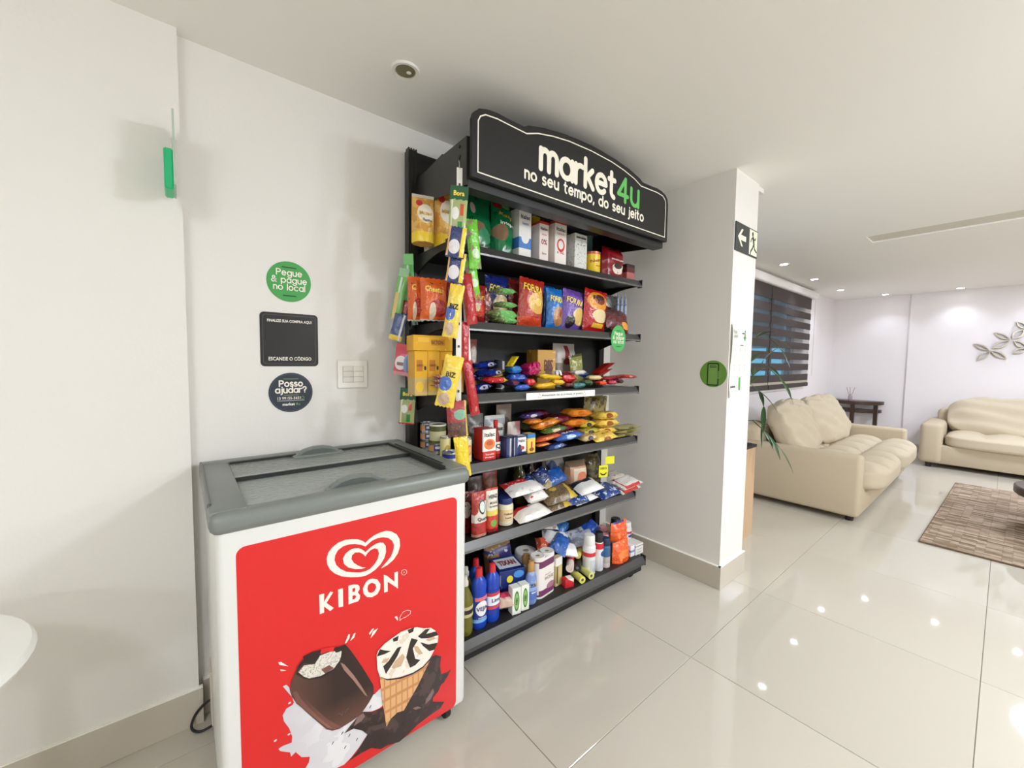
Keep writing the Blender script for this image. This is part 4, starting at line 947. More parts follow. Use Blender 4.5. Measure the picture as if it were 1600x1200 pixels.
GBAG = mat((16, 104, 62), .2, layers=(('n', 14, .6, (12, 80, 50)), ('e', .40, .30, .30, .2, (132, 106, 84)), ('e', .62, .26, .22, .14, (64, 140, 100)), ('e', .28, .72, .08, .1, (186, 176, 160)), ('e', .6, .05, .2, .035, (196, 184, 160))))
bag('green_bread_bag', 'big dark green bread bag on the top shelf beside the hanging strip', 'bread bag', None, (.205,.163,.27), .30, 's1', .11, GBAG, 'stand')
bag('green_bread_bag', 'green wholegrain bag with gold writing beside the blue and white carton', 'bread bag', None, (.337,.123,.283), .31, 's1', .10, mat((20, 116, 68), .2, layers=(('n', 16, .6, (14, 90, 54)), ('e', .3, .38, .3, .14, (132, 104, 80)), ('e', .25, .86, .2, .08, (130, 30, 34)), ('e', .6, .86, .2, .07, (96, 160, 104)))), 'stand', txt=[('Kanp', .05, .66, .7, .08, TGOLD, -12), ('Integral', .12, .52, .8, .08, TW, -6)])
def milk_mat(c2, z1=.36): return mat((238, 236, 232), .3, layers=(('b', 'z', 0, z1, c2), ('e', .5, z1, .32, .12, (238, 236, 232)), ('b', 'z', 0, .2, (232, 230, 226))))
carton('milk_carton', 'blue and white milk carton, leftmost carton on the top shelf', 'carton', 'milk cartons on the top shelf', (.438,.078,.24), .325, 's1', .085, milk_mat((58, 122, 196), .42), cap=TW, txt=[('Italac', .0, .83, .74, .085, TK), ('Semi', .0, .70, .5, .05, mat((90, 120, 170), .5))], lean=0)
carton('juice_carton', 'yellow and orange carton behind the gap between two milk cartons', 'carton', None, (.583,.059,.26), .235, 's1', .08, mat((222, 190, 40), .35, layers=(('b', 'z', 0, .26, (226, 120, 50)), ('e', .5, .36, .4, .1, (250, 214, 90)))), cap=TW, txt=[('NINHO', .05, .6, .8, .08, TK)])
carton('milk_carton', 'white milk carton with a dark red 0% print and red cap', 'carton', 'milk cartons on the top shelf', (.563,.062,.206), .325, 's1', .085, mat((238, 226, 220), .3, layers=(('b', 'z', .93, 1, (206, 60, 50)), ('b', 'z', .0, .04, (214, 140, 120)))), cap=TR, txt=[('Italac', .0, .82, .8, .075, TK), ('0%', 0, .5, .62, .13, mat((150, 40, 44), .5)), ('Zero', 0, .22, .5, .05, TK), ('lactose', 0, .68, .5, .04, mat((210, 110, 100), .5))])
carton('milk_carton', 'white milk carton turned sideways, red cap, grey print, between two others', 'carton', 'milk cartons on the top shelf', (.652,.042,.235), .285, 's1', .09, mat((196, 188, 182), .35, layers=(('b', 'z', .9, 1, (206, 66, 48)),)), cap=TR)
carton('milk_carton', 'white milk carton with a large red ring, right of the 0% carton', 'carton', 'milk cartons on the top shelf', (.682,.085,.228), .325, 's1', .085, mat((240, 232, 226), .3, layers=(('b', 'z', .95, 1, (214, 60, 48)), ('b', 'z', .0, .05, (226, 110, 90)), ('e', .5, .47, .33, .15, (206, 64, 52)), ('e', .5, .48, .22, .10, (240, 232, 226)))), cap=TR, txt=[('Italac', .0, .83, .8, .085, TK), ('UHT', .0, .72, .6, .045, mat((226, 150, 130), .5)), ('1%', .0, .3, .6, .05, TR)])
carton('milk_carton', 'grey brown carton with a golden top beside the ring carton', 'carton', 'milk cartons on the top shelf', (.808,.056,.22), .285, 's1', .09, mat((120, 104, 90), .4, layers=(('b', 'z', .8, 1, (196, 166, 80)), ('e', .7, .66, .25, .12, (90, 66, 40)))))
carton('milk_carton', 'silver white carton turned to show its text panel, rightmost carton of the top shelf', 'carton', 'milk cartons on the top shelf', (.837,.098,.196), .325, 's1', .085, mat((226, 226, 220), .3, layers=(('r', .1, .9, .87, .92, (70, 70, 70)), ('n', 90, .6, (186, 186, 180)))), txt=[('- - -', .0, .7, .6, .02, TK)])
GLASS_T = mat((130, 170, 166), .08, trans=.55)
can('glass_jar', 'pale teal glass jar at the back of the top shelf', 'jar', None, (1.061,.07,.261), .20, 's1', GLASS_T, mat((150, 160, 158), .3, .7))
can('small_tin', 'small red and orange tin half hidden beside the yellow tin', 'tin', None, (.981,.045,.133), .26, 's1', mat((206, 66, 44), .3, layers=(('b', 'z', .3, .6, (236, 190, 120)),)))
can('powder_tin', 'yellow milk powder tin with a red rim on the top shelf', 'tin', None, (.984,.1,.128), .325, 's1', mat((240, 204, 40), .3, layers=(('b', 'z', .9, 1, (206, 80, 60)),)), mat((206, 120, 100), .3, .6), txt=[('Nescau', .0, .62, 1.0, .14, mat((150, 60, 40), .5), 12), ('400 g', .1, .35, .6, .08, TR)])
bag('coffee_bag', 'dark red coffee bag with a white cup print at the right of the top shelf', 'coffee bag', None, (1.142,.181,.18), .325, 's1', .07, mat((132, 20, 30), .25, layers=(('e', .62, .3, .3, .18, (236, 226, 212)), ('e', .62, .4, .2, .1, (66, 46, 40)), ('n', 30, .66, (96, 12, 20)))), 'brick', txt=[('TRADICIONAL', .1, .58, .7, .05, TW)])
carton('small_box', 'small dark red box at the right end of the top shelf', 'box', None, (1.291,.078,.102), .325, 's1', .05, mat((90, 36, 38), .4, layers=(('b', 'z', .1, .5, (176, 100, 100)), ('b', 'z', .8, 1, (50, 30, 30)))))

# ================================================================== CRISPS SHELF
def foil(c, *ly): return mat(c, .2, layers=tuple(ly), spec=.8, bump=.45, bscale=38)
OR = foil((224, 98, 34), ('e', .62, .3, .34, .2, (178, 44, 34)), ('e', .4, .22, .12, .2, (232, 214, 186)), ('n', 60, .68, (60, 40, 30)), ('b', 'z', 0, .04, (200, 196, 188)))
bag('snack_bag', 'orange snack bag at the far left of the crisps shelf', 'snack bag', 'orange snack bags on the crisps shelf', (-.067,.072,.192), .25, 's2', .07, OR, 'chips', -16, txt=[('C', -.15, .74, .25, .14, YD)])
bag('snack_bag', 'orange snack bag in front of another orange one, yellow lettering', 'snack bag', 'orange snack bags on the crisps shelf', (-.022,.123,.181), .29, 's2', .07, OR, 'chips', -10, txt=[('Cheetos', -.04, .72, .66, .13, YD, -6)])
bag('snack_bag', 'dark red snack bag behind the hanging strip on the crisps shelf', 'snack bag', None, (.095,.101,.192), .24, 's2', .06, foil((140, 34, 28), ('e', .5, .4, .3, .2, (196, 160, 100))), 'chips')
bag('snack_bag', 'red snack bag with gold lettering just right of the hanging red packets', 'snack bag', None, (.196,.107,.18), .29, 's2', .06, foil((160, 36, 30), ('e', .55, .35, .3, .16, (206, 60, 44)), ('e', .4, .42, .14, .1, (214, 190, 140))), 'chips', txt=[('Fofura', -.04, .68, .66, .14, TGOLD)])
bag('snack_bag', 'silver edged narrow snack bag standing edgeways by the blue bag', 'snack bag', None, (.264,.045,.173), .27, 's2', .05, foil((206, 200, 194), ('n', 50, .5, (150, 60, 50))), 'chips', 50)
bag('snack_bag', 'navy blue crisps bag with yellow lettering behind the light green packets', 'snack bag', 'crisps bags with yellow lettering', (.368,.148,.254), .22, 's2', .07, foil((26, 42, 120), ('e', .55, .42, .34, .2, (206, 178, 120)), ('n', 30, .62, (18, 28, 84))), 'chips', txt=[('FOFURA', -.07, .72, .66, .15, YD, -10)])
bag('snack_bag', 'brownish red crisps bag behind and between the navy and orange red bags', 'snack bag', None, (.488,.086,.262), .19, 's2', .06, foil((120, 30, 28), ('n', 40, .6, (170, 90, 70))), 'chips')
bag('snack_bag', 'orange red crisps bag with yellow lettering, largest of the middle shelf part', 'snack bag', 'crisps bags with yellow lettering', (.522,.169,.247), .30, 's2', .075, foil((178, 46, 30), ('e', .62, .5, .36, .22, (222, 170, 70)), ('e', .66, .52, .14, .08, (240, 206, 110)), ('b', 'z', 0, .2, (214, 70, 36))), 'chips', txt=[('FOFURA', -.08, .78, .66, .16, YD, -6)], roll=4)
bag('snack_bag', 'blue crisps bag half hidden behind the lighter blue one', 'snack bag', None, (.722,.103,.246), .22, 's2', .06, foil((22, 70, 150), ('n', 40, .62, (60, 120, 190))), 'chips')
bag('snack_bag', 'bright blue crisps bag with a brown snack picture and yellow lettering', 'snack bag', 'crisps bags with yellow lettering', (.685,.119,.216), .31, 's2', .065, foil((24, 112, 190), ('e', .6, .32, .34, .24, (176, 122, 74)), ('e', .7, .4, .12, .1, (150, 70, 50))), 'chips', txt=[('FOFURA', -.06, .73, .66, .15, YD, -6)])
bag('snack_bag', 'dark purple crisps bag behind the purple one', 'snack bag', None, (.878,.107,.228), .22, 's2', .06, foil((60, 40, 96), ('n', 40, .6, (40, 30, 60))), 'chips')
bag('snack_bag', 'purple crisps bag with yellow lettering and a cream snack picture', 'snack bag', 'crisps bags with yellow lettering', (.858,.178,.225), .31, 's2', .07, foil((112, 76, 166), ('e', .68, .36, .3, .22, (222, 190, 110)), ('e', .3, .2, .18, .16, (40, 32, 40))), 'chips', txt=[('FOFURA', -.08, .70, .66, .15, YD, -8)], roll=5)
bag('snack_bag', 'red and yellow popcorn bag right of the purple crisps', 'snack bag', None, (1.013,.199,.24), .325, 's2', .07, foil((176, 22, 28), ('e', .5, .72, .42, .22, (226, 150, 40)), ('e', .55, .76, .22, .12, (120, 40, 20)), ('e', .6, .38, .34, .16, (232, 210, 160)), ('r', .3, .8, .1, .2, (236, 190, 50))), 'chips', txt=[('POP', .0, .8, .5, .1, TK)], roll=4)
bag('clear_bag', 'grey translucent bag at the back right of the crisps shelf', 'snack bag', None, (1.303,.144,.262), .18, 's2', .05, mat((150, 148, 146), .2, layers=(('n', 40, .55, (104, 100, 98)),)), 'chips')
for k, p in enumerate(((1.316,.053,.271), (1.343,.054,.269), (1.37,.054,.267))):
    bag('clear_bag', ['first', 'second', 'third'][k]+' of three thin bluish packets standing upright at the back right of the crisps shelf', 'snack bag', 'bluish packets on the crisps shelf', p, .22+.01*k, 's2', .02, mat((176, 186, 206), .2, layers=(('n', 60, .55, (110, 124, 160)),)), 'chips', 40)
bag('snack_bag', 'dark maroon crisps bag with an orange picture leaning at the right end', 'snack bag', None, (1.204,.232,.149), .335, 's2', .06, foil((94, 20, 26), ('e', .74, .28, .2, .14, (240, 160, 50)), ('e', .35, .7, .3, .14, (60, 16, 18)), ('n', 50, .66, (150, 60, 50))), 'chips', lean=-18, roll=10)
GP = foil((120, 190, 110), ('r', .0, .32, .0, 1, (126, 134, 88)), ('n', 60, .6, (150, 214, 130)))
for k, (du, rz) in enumerate(((.012, 4), (0, -3), (.006, 3), (-.006, -5))):
    lay('green_snack_packet', ['bottom', 'second from the bottom', 'third from the bottom', 'topmost'][k]+' light green snack packet in the pile before the navy crisps bag', 'snack packet', 'light green snack packets', (.318+du, 1.562+.034*k), .29, .16, .10, .05, GP, rz)

# ================================================================== SWEETS SHELF
YB = mat((226, 170, 34), .4, layers=(('r', .12, .4, .55, .85, (240, 190, 60)), ('r', .45, .8, .35, .75, (206, 140, 30)), ('n', 40, .66, (250, 206, 90))))
YB2 = mat((228, 172, 36), .4, layers=(('r', .15, .62, .55, .8, (190, 120, 30)), ('b', 'z', 0, .4, (206, 176, 110)), ('e', .4, .2, .3, .12, (240, 196, 60)), ('e', .82, .62, .09, .05, (50, 34, 20))))
for k, p in enumerate(((-.078,.057,.194), (-.018,.056,.195), (.043,.059,.196))):
    carton('yellow_box', ['first', 'second', 'third'][k]+' of three upright yellow boxes at the far left of the sweets shelf', 'box', 'yellow boxes on the sweets shelf', p, .27, 's3', .12, YB2, -10, txt=[('GAROTO', -.05, .68, .5, .05, mat((120, 70, 20), .5))])
carton('yellow_box', 'yellow box lying on top of the three upright yellow boxes', 'box', 'yellow boxes on the sweets shelf', (-.02,.178,.195)[:2]+(.068,), .27, 's3', .12, YB, -10, dz=(-.02,.178,.195)[2]+.001, txt=[('BATON', .1, .55, .3, .25, mat((120, 70, 20), .5))])
for k, y_ in enumerate(((-.012,1.265), (-.012,1.279), (-.012,1.293))):
    lay('wafer_packet', ['bottom', 'middle', 'top'][k]+' of three small pink striped packets before the yellow boxes', 'sweet packet', 'pink striped packets', y_, .31, .09, .05, .018, foil((196, 160, 150), ('s', 'x', 50, .3, (150, 70, 90))))
bag('strawberry_packet', 'upright pink and yellow strawberry packet at the back of the sweets shelf', 'sweet packet', None, (.264,.05,.258), .14, 's3', .03, foil((170, 110, 104), ('b', 'z', 0, .3, (206, 200, 70)), ('e', .5, .7, .36, .16, (206, 190, 180)), ('e', .5, .45, .3, .1, (150, 30, 40))), 'chips')
BL = foil((28, 48, 140), ('e', .7, .5, .2, .3, (206, 206, 220)), ('n', 50, .62, (16, 26, 90)))
BLs = [((.182,1.243), .30, .13, 'front left'), ((.186,1.289), .26, .13, 'upper left'), ((.254,1.27), .28, .12, 'right hand'), ((.255,1.323), .22, .13, 'topmost back')]
for p, v, l_, nm in BLs:
    lay('blue_candy_bag', nm+' of the dark blue candy bags at the left of the sweets shelf', 'sweet packet', 'blue candy bags', p, v, l_, .11, .034, BL, random.uniform(-25, 25), 0, random.uniform(-14, 14))
lay('gold_candy_bag', 'olive gold candy bag behind the dark blue candy bags', 'sweet packet', None, (.371,1.308), .20, .15, .11, .04, foil((176, 150, 50), ('e', .7, .5, .2, .3, (40, 34, 30))), 10, 8, -8)
lay('yellow_candy_bag', 'bright yellow twisted candy bag standing up behind blue bags', 'sweet packet', None, (.444,1.329), .24, .11, .06, .03, foil((240, 214, 40), ('n', 60, .6, (206, 170, 30))), 20, 0, -40)
can('small_tub', 'small black and white tub at the back of the sweets shelf', 'tub', None, (.474,.061,.162), .10, 's3', mat((40, 44, 60), .4, layers=(('b', 'x', .5, .8, (226, 226, 226)),)), mat((26, 26, 28), .4))
lay('red_candy_box', 'red dotted candy packet with a yellow end at the front of the sweets shelf', 'sweet packet', None, (.267,1.284), .325, .13, .06, .03, foil((206, 46, 50), ('n', 90, .68, (250, 220, 200)), ('b', 'x', .78, 1, (240, 214, 50))), -4)
lay('red_candy_box', 'red dotted candy packet lying under the other red dotted one', 'sweet packet', None, (.26,1.247), .325, .13, .06, .03, foil((206, 46, 50), ('n', 90, .68, (250, 220, 200)), ('b', 'x', .8, 1, (236, 206, 40))), 3)
lay('dark_candy_bag', 'dark purple brown candy packet at the front of the sweets shelf', 'sweet packet', None, (.375,1.252), .315, .09, .07, .036, foil((56, 36, 70), ('e', .5, .5, .3, .3, (110, 50, 60))), 20)
MIX = [('blue_candy_bag', 'mid blue candy packet right of the dark purple one', 814, 597, .30, .11, .07, .034, (44, 84, 180)), ('blue_candy_bag', 'blue and white candy packet at the shelf edge', 818, 606, .335, .09, .05, .022, (60, 100, 190)),
       ('blue_candy_bag', 'light blue candy packet on top of the blue pile', 806, 589, .26, .08, .06, .03, (60, 130, 200)), ('blue_candy_bag', 'navy candy packet behind the pink packet', 820, 584, .2, .12, .08, .034, (40, 60, 140)),
       ('red_sweet_packet', 'small bright red sweet packet left of the yellow bars', 829, 601, .335, .055, .05, .026, (214, 50, 56)), ('pink_sweet_bag', 'crumpled magenta sweet bag in the middle of the sweets shelf', 836, 584, .27, .10, .08, .05, (190, 34, 100)),
       ('silver_wafer', 'lower silver and blue wafer bar in the middle of the shelf', 855, 587, .22, .13, .05, .018, (170, 176, 190)), ('silver_wafer', 'upper silver and blue wafer bar in the middle of the shelf', 855, 580, .21, .13, .05, .018, (186, 190, 200)),
       ('yellow_bar', 'front left yellow chocolate bar on the sweets shelf', 854, 603, .335, .14, .05, .022, (240, 190, 40)), ('yellow_bar', 'front right yellow chocolate bar on the sweets shelf', 875, 602, .335, .075, .05, .02, (244, 200, 60)), ('yellow_bar', 'yellow chocolate bar lying over the two front yellow bars', 864, 595, .32, .16, .05, .02, (236, 196, 40)),
       ('red_sweet_packet', 'red crinkled sweet packet right of the white bow', 889, 592, .28, .10, .07, .036, (196, 30, 34)), ('red_sweet_packet', 'dull red packet behind the crinkled red one', 893, 584, .22, .10, .07, .03, (170, 50, 50)), ('white_bar', 'white topped brown bar between the red and green packets', 905, 592, .30, .11, .045, .02, (226, 220, 210)), ('white_bar', 'brown wrapped bar at the front below the red packet', 890, 603, .335, .08, .045, .018, (110, 60, 60)),
       ('teal_bar', 'teal and white bar at the front of the sweets shelf', 906, 603, .335, .10, .05, .022, (70, 130, 130)), ('green_bar', 'dark green bar beside the teal one', 918, 600, .33, .08, .05, .024, (60, 84, 50)), ('navy_packet', 'navy packet leaning below the olive pouch', 911, 585, .2, .10, .06, .03, (50, 70, 130)), ('cream_bar', 'cream and gold bar left of the red bars', 930, 600, .335, .10, .045, .02, (226, 206, 150)),
       ('orange_bar', 'orange red bar in the right part of the sweets shelf', 943, 599, .335, .075, .05, .02, (230, 84, 50)), ('pink_bar', 'pink red bar beside the orange red bar', 958, 598, .335, .075, .05, .02, (196, 60, 84)), ('brown_bar', 'dark brown bar at the right front of the sweets shelf', 970, 597, .33, .09, .05, .02, (96, 50, 54)),
       ('silver_wafer', 'silver and pink bar lying between the red bars', 960, 594, .30, .10, .05, .02, (190, 170, 170))]
MIXP = [(.444,1.269), (.432,1.242), (.442,1.293), (.551,1.307), (.478,1.257), (.564,1.309), (.698,1.295), (.706,1.32), (.588,1.247), (.686,1.248), (.648,1.272), (.81,1.278), (.893,1.304), (.873,1.277), (.76,1.242), (.842,1.24), (.911,1.249), (1.014,1.298), (.971,1.247), (1.045,1.249), (1.134,1.251), (1.215,1.253), (1.191,1.264)]
for (n_, lb, _x, _y, v, l_, d_, t_, cc), p in zip(MIX, MIXP):
    lay(n_, lb, 'sweet packet', 'sweet packets on the sweets shelf', p, v-.02, l_, d_, t_*1.4, foil(cc, ('n', 70, .64, tuple(min(255, int(c*.5+110)) for c in cc)), ('b', 'x', .0, .06, tuple(int(c*.7) for c in cc))), random.uniform(-16, 16), 0, random.uniform(-5, 5))
def bow(label, uz, v, c, r):
    o = empty('gift_bow', world(uz[0], v, uz[1]), 0, label=label, cat='bow'); m = mat(c, .35)
    for i in range(8):
        a = i*PI/4; P = [(r*t*math.cos(a)*(1.2 if t < .9 else 1), r*t*math.sin(a), r*.9*math.sin(PI*t)) for t in (0, .25, .5, .75, 1)]
        mb = MB(); V = []
        for p in P: V += [(p[0]-math.sin(a)*r*.22, p[1]+math.cos(a)*r*.22, p[2]), (p[0]+math.sin(a)*r*.22, p[1]-math.cos(a)*r*.22, p[2])]
        mb.add(V, [(2*k, 2*k+1, 2*k+3, 2*k+2) for k in range(4)]).obj('ribbon_loop', m, o, recalc=False)
bow('white ribbon bow in the middle of the sweets shelf', (.729,1.3), .27, (238, 240, 244), .03)
bow('magenta ribbon bow on the crumpled pink bag', (.563,1.343), .27, (206, 40, 110), .032)
GB = mat((196, 146, 50), .4, layers=(('b', 'y', .5, 1, (176, 124, 40)), ('n', 40, .64, (226, 190, 110)), ('e', .62, .5, .2, .25, (110, 66, 40))))
carton('gold_box', 'gold brown confectionery box standing in the middle of the sweets shelf', 'box', None, (.72,.123,.22), .20, 's3', .12, GB, -8, txt=[('BIS', .1, .6, .5, .3, mat((90, 40, 30), .5))])
bag('ribbon_bag', 'white and brown gift bag with a red ribbon print behind the bows', 'food bag', None, (.943,.189,.265), .13, 's3', .06, mat((214, 206, 200), .4, layers=(('b', 'z', 0, .55, (150, 140, 124)), ('r', .42, .62, .6, .95, (150, 50, 50)), ('e', .5, .58, .16, .07, (120, 30, 34)), ('e', .5, .2, .4, .14, (70, 66, 74)))), 'brick')
bag('olive_pouch', 'leaning olive green pouch right of the ribbon bag', 'food bag', None, (.992,.114,.188), .20, 's3', .04, foil((150, 150, 86), ('n', 40, .6, (206, 206, 130)), ('b', 'z', .92, 1, (90, 90, 50))), 'chips', roll=-9)
for k, (p, v, l_, ty, lb) in enumerate((((1.068,1.293), .29, .22, -22, 'tilted dark red packet rising above the red bars at the right'), ((1.126,1.328), .27, .16, -24, 'uppermost tilted dark red packet on the sweets shelf'), ((1.177,1.28), .30, .30, -3, 'long dark red packet lying across the right end'), ((1.285,1.275), .32, .15, 2, 'bright red packet with white print sticking out at the right end'))):
    lay('red_snack_packet', lb, 'sweet packet', 'red snack packets on the sweets shelf', p, v, l_, .07, .024, foil((150, 30, 28) if k != 3 else (190, 30, 30), ('r', .4, .6, .3, .7, (206, 150, 130) if k == 3 else (110, 24, 24))), 0, 0, ty)

# ================================================================== TINS AND BISCUITS SHELF
TUNA = mat((44, 60, 120), .3, layers=(('b', 'x', .62, .8, (226, 222, 224)), ('b', 'x', .8, 1, (206, 140, 90)), ('b', 'x', 0, .14, (206, 150, 100)), ('r', .2, .58, .35, .7, (226, 228, 236))))
for k, lb in enumerate(('bottom', 'second from the bottom', 'second from the top', 'top')):
    can('fish_tin', 'blue fish tin, '+lb+' one of the tall stack at the far left', 'tin', 'blue fish tins', (.042, .076, .041), .115, 's4', TUNA, None, .0415*k)
for k, lb in enumerate(('lower', 'upper')):
    can('fish_tin', lb+' of two blue fish tins in front of the tall stack', 'tin', 'blue fish tins', (.043, .078, .041), .225, 's4', TUNA, None, .0415*k)
for k, lb in enumerate(('lower', 'upper')):
    can('fish_tin', lb+' of two dark blue flat tins nearest the freezer', 'tin', 'blue fish tins', (.043, .078, .032), .335, 's4', mat((36, 52, 130), .3, layers=(('b', 'x', .6, .9, (200, 206, 226)),)), None, .0325*k)
can('olive_jar', 'glass jar of pale olives with a white lid behind the fish tins', 'jar', None, (.054,.081,.169), .19, 's4', mat((96, 104, 60), .12, layers=(('b', 'z', .55, .82, (206, 200, 160)), ('b', 'z', .1, .42, (50, 76, 50)))), mat((216, 212, 200), .4))
can('pale_tin', 'pale yellow tin behind the white hanging strip on the tins shelf', 'tin', None, (.052,.05,.121), .27, 's4', mat((226, 214, 150), .35, layers=(('e', .5, .5, .3, .2, (180, 160, 70)),)))
can('fruit_tin', 'cream tin with an orange fruit print at the front of the tins shelf', 'tin', None, (.123,.062,.118), .32, 's4', mat((232, 218, 176), .35, layers=(('e', .62, .52, .26, .22, (226, 130, 60)), ('e', .62, .52, .17, .14, (240, 180, 120)), ('e', .3, .5, .12, .08, (226, 150, 70)), ('r', .1, .4, .08, .22, (110, 130, 150)))))
bag('grey_pouch', 'dull grey food pouch behind the fruit tin', 'food bag', None, (.269,.109,.2), .17, 's4', .06, mat((120, 116, 112), .3, layers=(('e', .5, .6, .34, .12, (176, 170, 166)), ('n', 40, .6, (84, 80, 78)))), 'stand', txt=[('Fugini', 0, .62, .5, .08, TK)])
bag('grey_pouch', 'silver grey food pouch with an oval label behind the red carton', 'food bag', None, (.404,.139,.182), .16, 's4', .06, mat((176, 180, 182), .3, layers=(('e', .5, .6, .4, .18, (222, 220, 214)), ('r', .05, .95, .9, 1, (226, 224, 218)))), 'stand', txt=[('Heinz', 0, .62, .55, .12, TK)])
bag('tan_pouch', 'tan grey pouch standing highest at the back of the tins shelf', 'food bag', None, (.506,.108,.229), .10, 's4', .05, mat((168, 150, 134), .3, layers=(('e', .5, .5, .3, .2, (120, 100, 90)),)), 'stand')
bag('pink_pouch', 'cream and pink pouch behind the small navy cartons', 'food bag', None, (.5,.088,.145), .20, 's4', .05, mat((222, 206, 196), .35, layers=(('r', .55, 1, .6, 1, (226, 160, 160)), ('e', .6, .35, .34, .14, (110, 80, 60)))), 'stand')
carton('tomato_carton', 'red and white tomato carton with an orange fruit print on the tins shelf', 'carton', None, (.237,.074,.15), .325, 's4', .085, mat((240, 236, 230), .3, layers=(('b', 'z', 0, .3, (206, 52, 40)), ('e', .5, .52, .42, .17, (232, 130, 60)), ('e', .5, .56, .26, .08, (196, 90, 50)), ('b', 'y', .1, 1.1, (196, 50, 44)))), txt=[('Italac', .0, .83, .8, .13, TK), ('Tomate', .0, .2, .66, .05, TW), ('Polpa', .0, .1, .66, .05, TW)])
bottle('ketchup_bottle', 'ketchup bottle with a white label beside the tomato carton', 'bottle', None, (.313,.051,.183), .30, 's4', [(.0, 0), (.95, .0), (1, .03), (1, .42), (.8, .55), (.45, .72), (.38, .86), (0, .86)], mat((140, 34, 22), .15), ([(.42, .84), (.45, .86), (.45, .99), (0, 1)], mat((196, 30, 34), .4)), (.1, .42, 1.01, mat((236, 232, 224), .4, layers=(('b', 'z', 0, .25, (196, 50, 40)),))), txt=[('Q', 0, .3, .6, .14, TK)])
NV = mat((238, 236, 234), .3, layers=(('b', 'z', 0, .16, (34, 48, 96)), ('e', .28, .28, .26, .28, (34, 48, 96)), ('e', .6, .36, .2, .1, (190, 60, 60)), ('b', 'z', .93, 1, (40, 52, 100))))
NS = mat((52, 62, 110), .3, layers=(('r', .4, .6, .0, 1, (226, 226, 228)), ('b', 'z', .93, 1, (30, 36, 60))))
for k, (p, lb) in enumerate((((.36,.028,.1), 'rearmost of the three small navy and white cartons'), ((.381,.028,.101), 'middle one of the three small navy and white cartons'), ((.427,.079,.096), 'front one of the three small navy and white cartons'))):
    u_, w_, h_ = p
    carton('cream_carton', lb, 'carton', 'small navy and white cartons', (u_, w_ if k == 2 else .05, h_), .33-.0*k, 's4', .06, NV if k == 2 else NS, txt=[('Italac', .0, .76, .75, .16, TK)] if k == 2 else ())
carton('yellow_carton', 'small yellow and blue carton right of the navy cartons', 'carton', None, (.501,.052,.101), .325, 's4', .05, mat((240, 206, 90), .35, layers=(('b', 'z', .78, 1, (60, 130, 190)), ('r', .4, .6, .3, .6, (206, 60, 50)), ('e', .5, .2, .3, .1, (150, 80, 40)))))
def biscuit(label, p, v, l_, d_, t_, c, c2, rz=0, ty=0, tx=0, name='biscuit_packet', txt=()):
    lay(name, label, 'biscuit packet', 'biscuit packets on the tins shelf', p, v, l_, d_, t_, foil(c, ('e', .5, .5, .16, .3, c2), ('n', 50, .64, tuple(int(a*.6+b*.4) for a, b in zip(c, c2)))), rz, tx, ty, txt)
biscuit('dark green and red packet at the back left of the biscuits', (.612,1.003), .15, .16, .1, .05, (70, 84, 50), (150, 40, 40), 10)
biscuit('dark maroon packet at the back of the biscuit pile', (.73,1.019), .12, .2, .1, .05, (84, 26, 40), (130, 50, 60), -6)
biscuit('maroon glossy packet in the middle of the biscuit pile', (.808,.984), .17, .2, .1, .05, (110, 24, 36), (150, 70, 76), -12, -6)
biscuit('lower maroon packet under the glossy maroon one', (.811,.95), .2, .18, .1, .045, (120, 30, 46), (170, 90, 100), -14, -10)
biscuit('purple and white biscuit packet lying on the orange one', (.587,1.032), .24, .14, .07, .035, (90, 70, 130), (226, 220, 226), -8, -6)
biscuit('orange biscuit packet at the left end of the biscuit pile', (.57,1.008), .26, .14, .09, .045, (220, 120, 40), (240, 170, 70), -6, -4)
biscuit('amber orange packet leaning in front of the biscuit pile', (.645,.988), .29, .16, .08, .045, (226, 140, 40), (190, 100, 30), -14, -14)
biscuit('green and white packet below the amber orange packet', (.67,.96), .31, .15, .07, .03, (80, 120, 60), (226, 206, 180), -12, -10)
biscuit('red orange packet at the front below the green packet', (.605,.948), .32, .18, .06, .03, (206, 90, 50), (226, 130, 60), -10, -10)
biscuit('orange foil packet at the left front edge of the tins shelf', (.559,.939), .335, .11, .05, .03, (210, 110, 40), (240, 160, 60), -10, -6)
biscuit('dark pink packet in the middle of the biscuit pile', (.835,.944), .25, .19, .1, .04, (130, 50, 70), (190, 130, 140), -10, -14)
biscuit('blue biscuit packet at the front of the tins shelf', (.749,.926), .325, .20, .08, .042, (50, 100, 180), (170, 200, 230), -6, -6, txt=[('CLUB', .0, .0, .4, .3, TW)])
biscuit('navy twisted packet end at the front left of the blue packet', (.647,.919), .345, .12, .06, .03, (36, 56, 110), (90, 130, 190), -12, -8)
for k, (a, v) in enumerate((((.939,1.004), .2), ((.948,1.045), .19))): biscuit(['lower', 'upper'][k]+' orange wrapped packet in the stack of two under the sweets shelf', a, v, .2, .11, .05, (232, 140, 44), (206, 110, 30), -4, 2)
biscuit('upper black and yellow striped packet beside the yellow biscuit stack', (1.01,.979), .24, .12, .09, .04, (206, 184, 60), (30, 28, 26), -8, -6)
biscuit('lower black and yellow striped packet beside the yellow biscuit stack', (.994,.945), .26, .14, .09, .04, (190, 176, 70), (36, 34, 30), -8, -6)
YBIS = ((232, 196, 84), (150, 80, 36))
for k, p in enumerate(((1.149,.934), (1.147,.987), (1.151,1.042))): biscuit(['bottom', 'middle', 'top'][k]+' packet of the yellow biscuit stack at the right end', p, .26, .19, .1, .05, *YBIS, -4, 0, txt=[('BAUDUCCO', .1, -.2, .4, .12, mat((110, 60, 30), .5))])
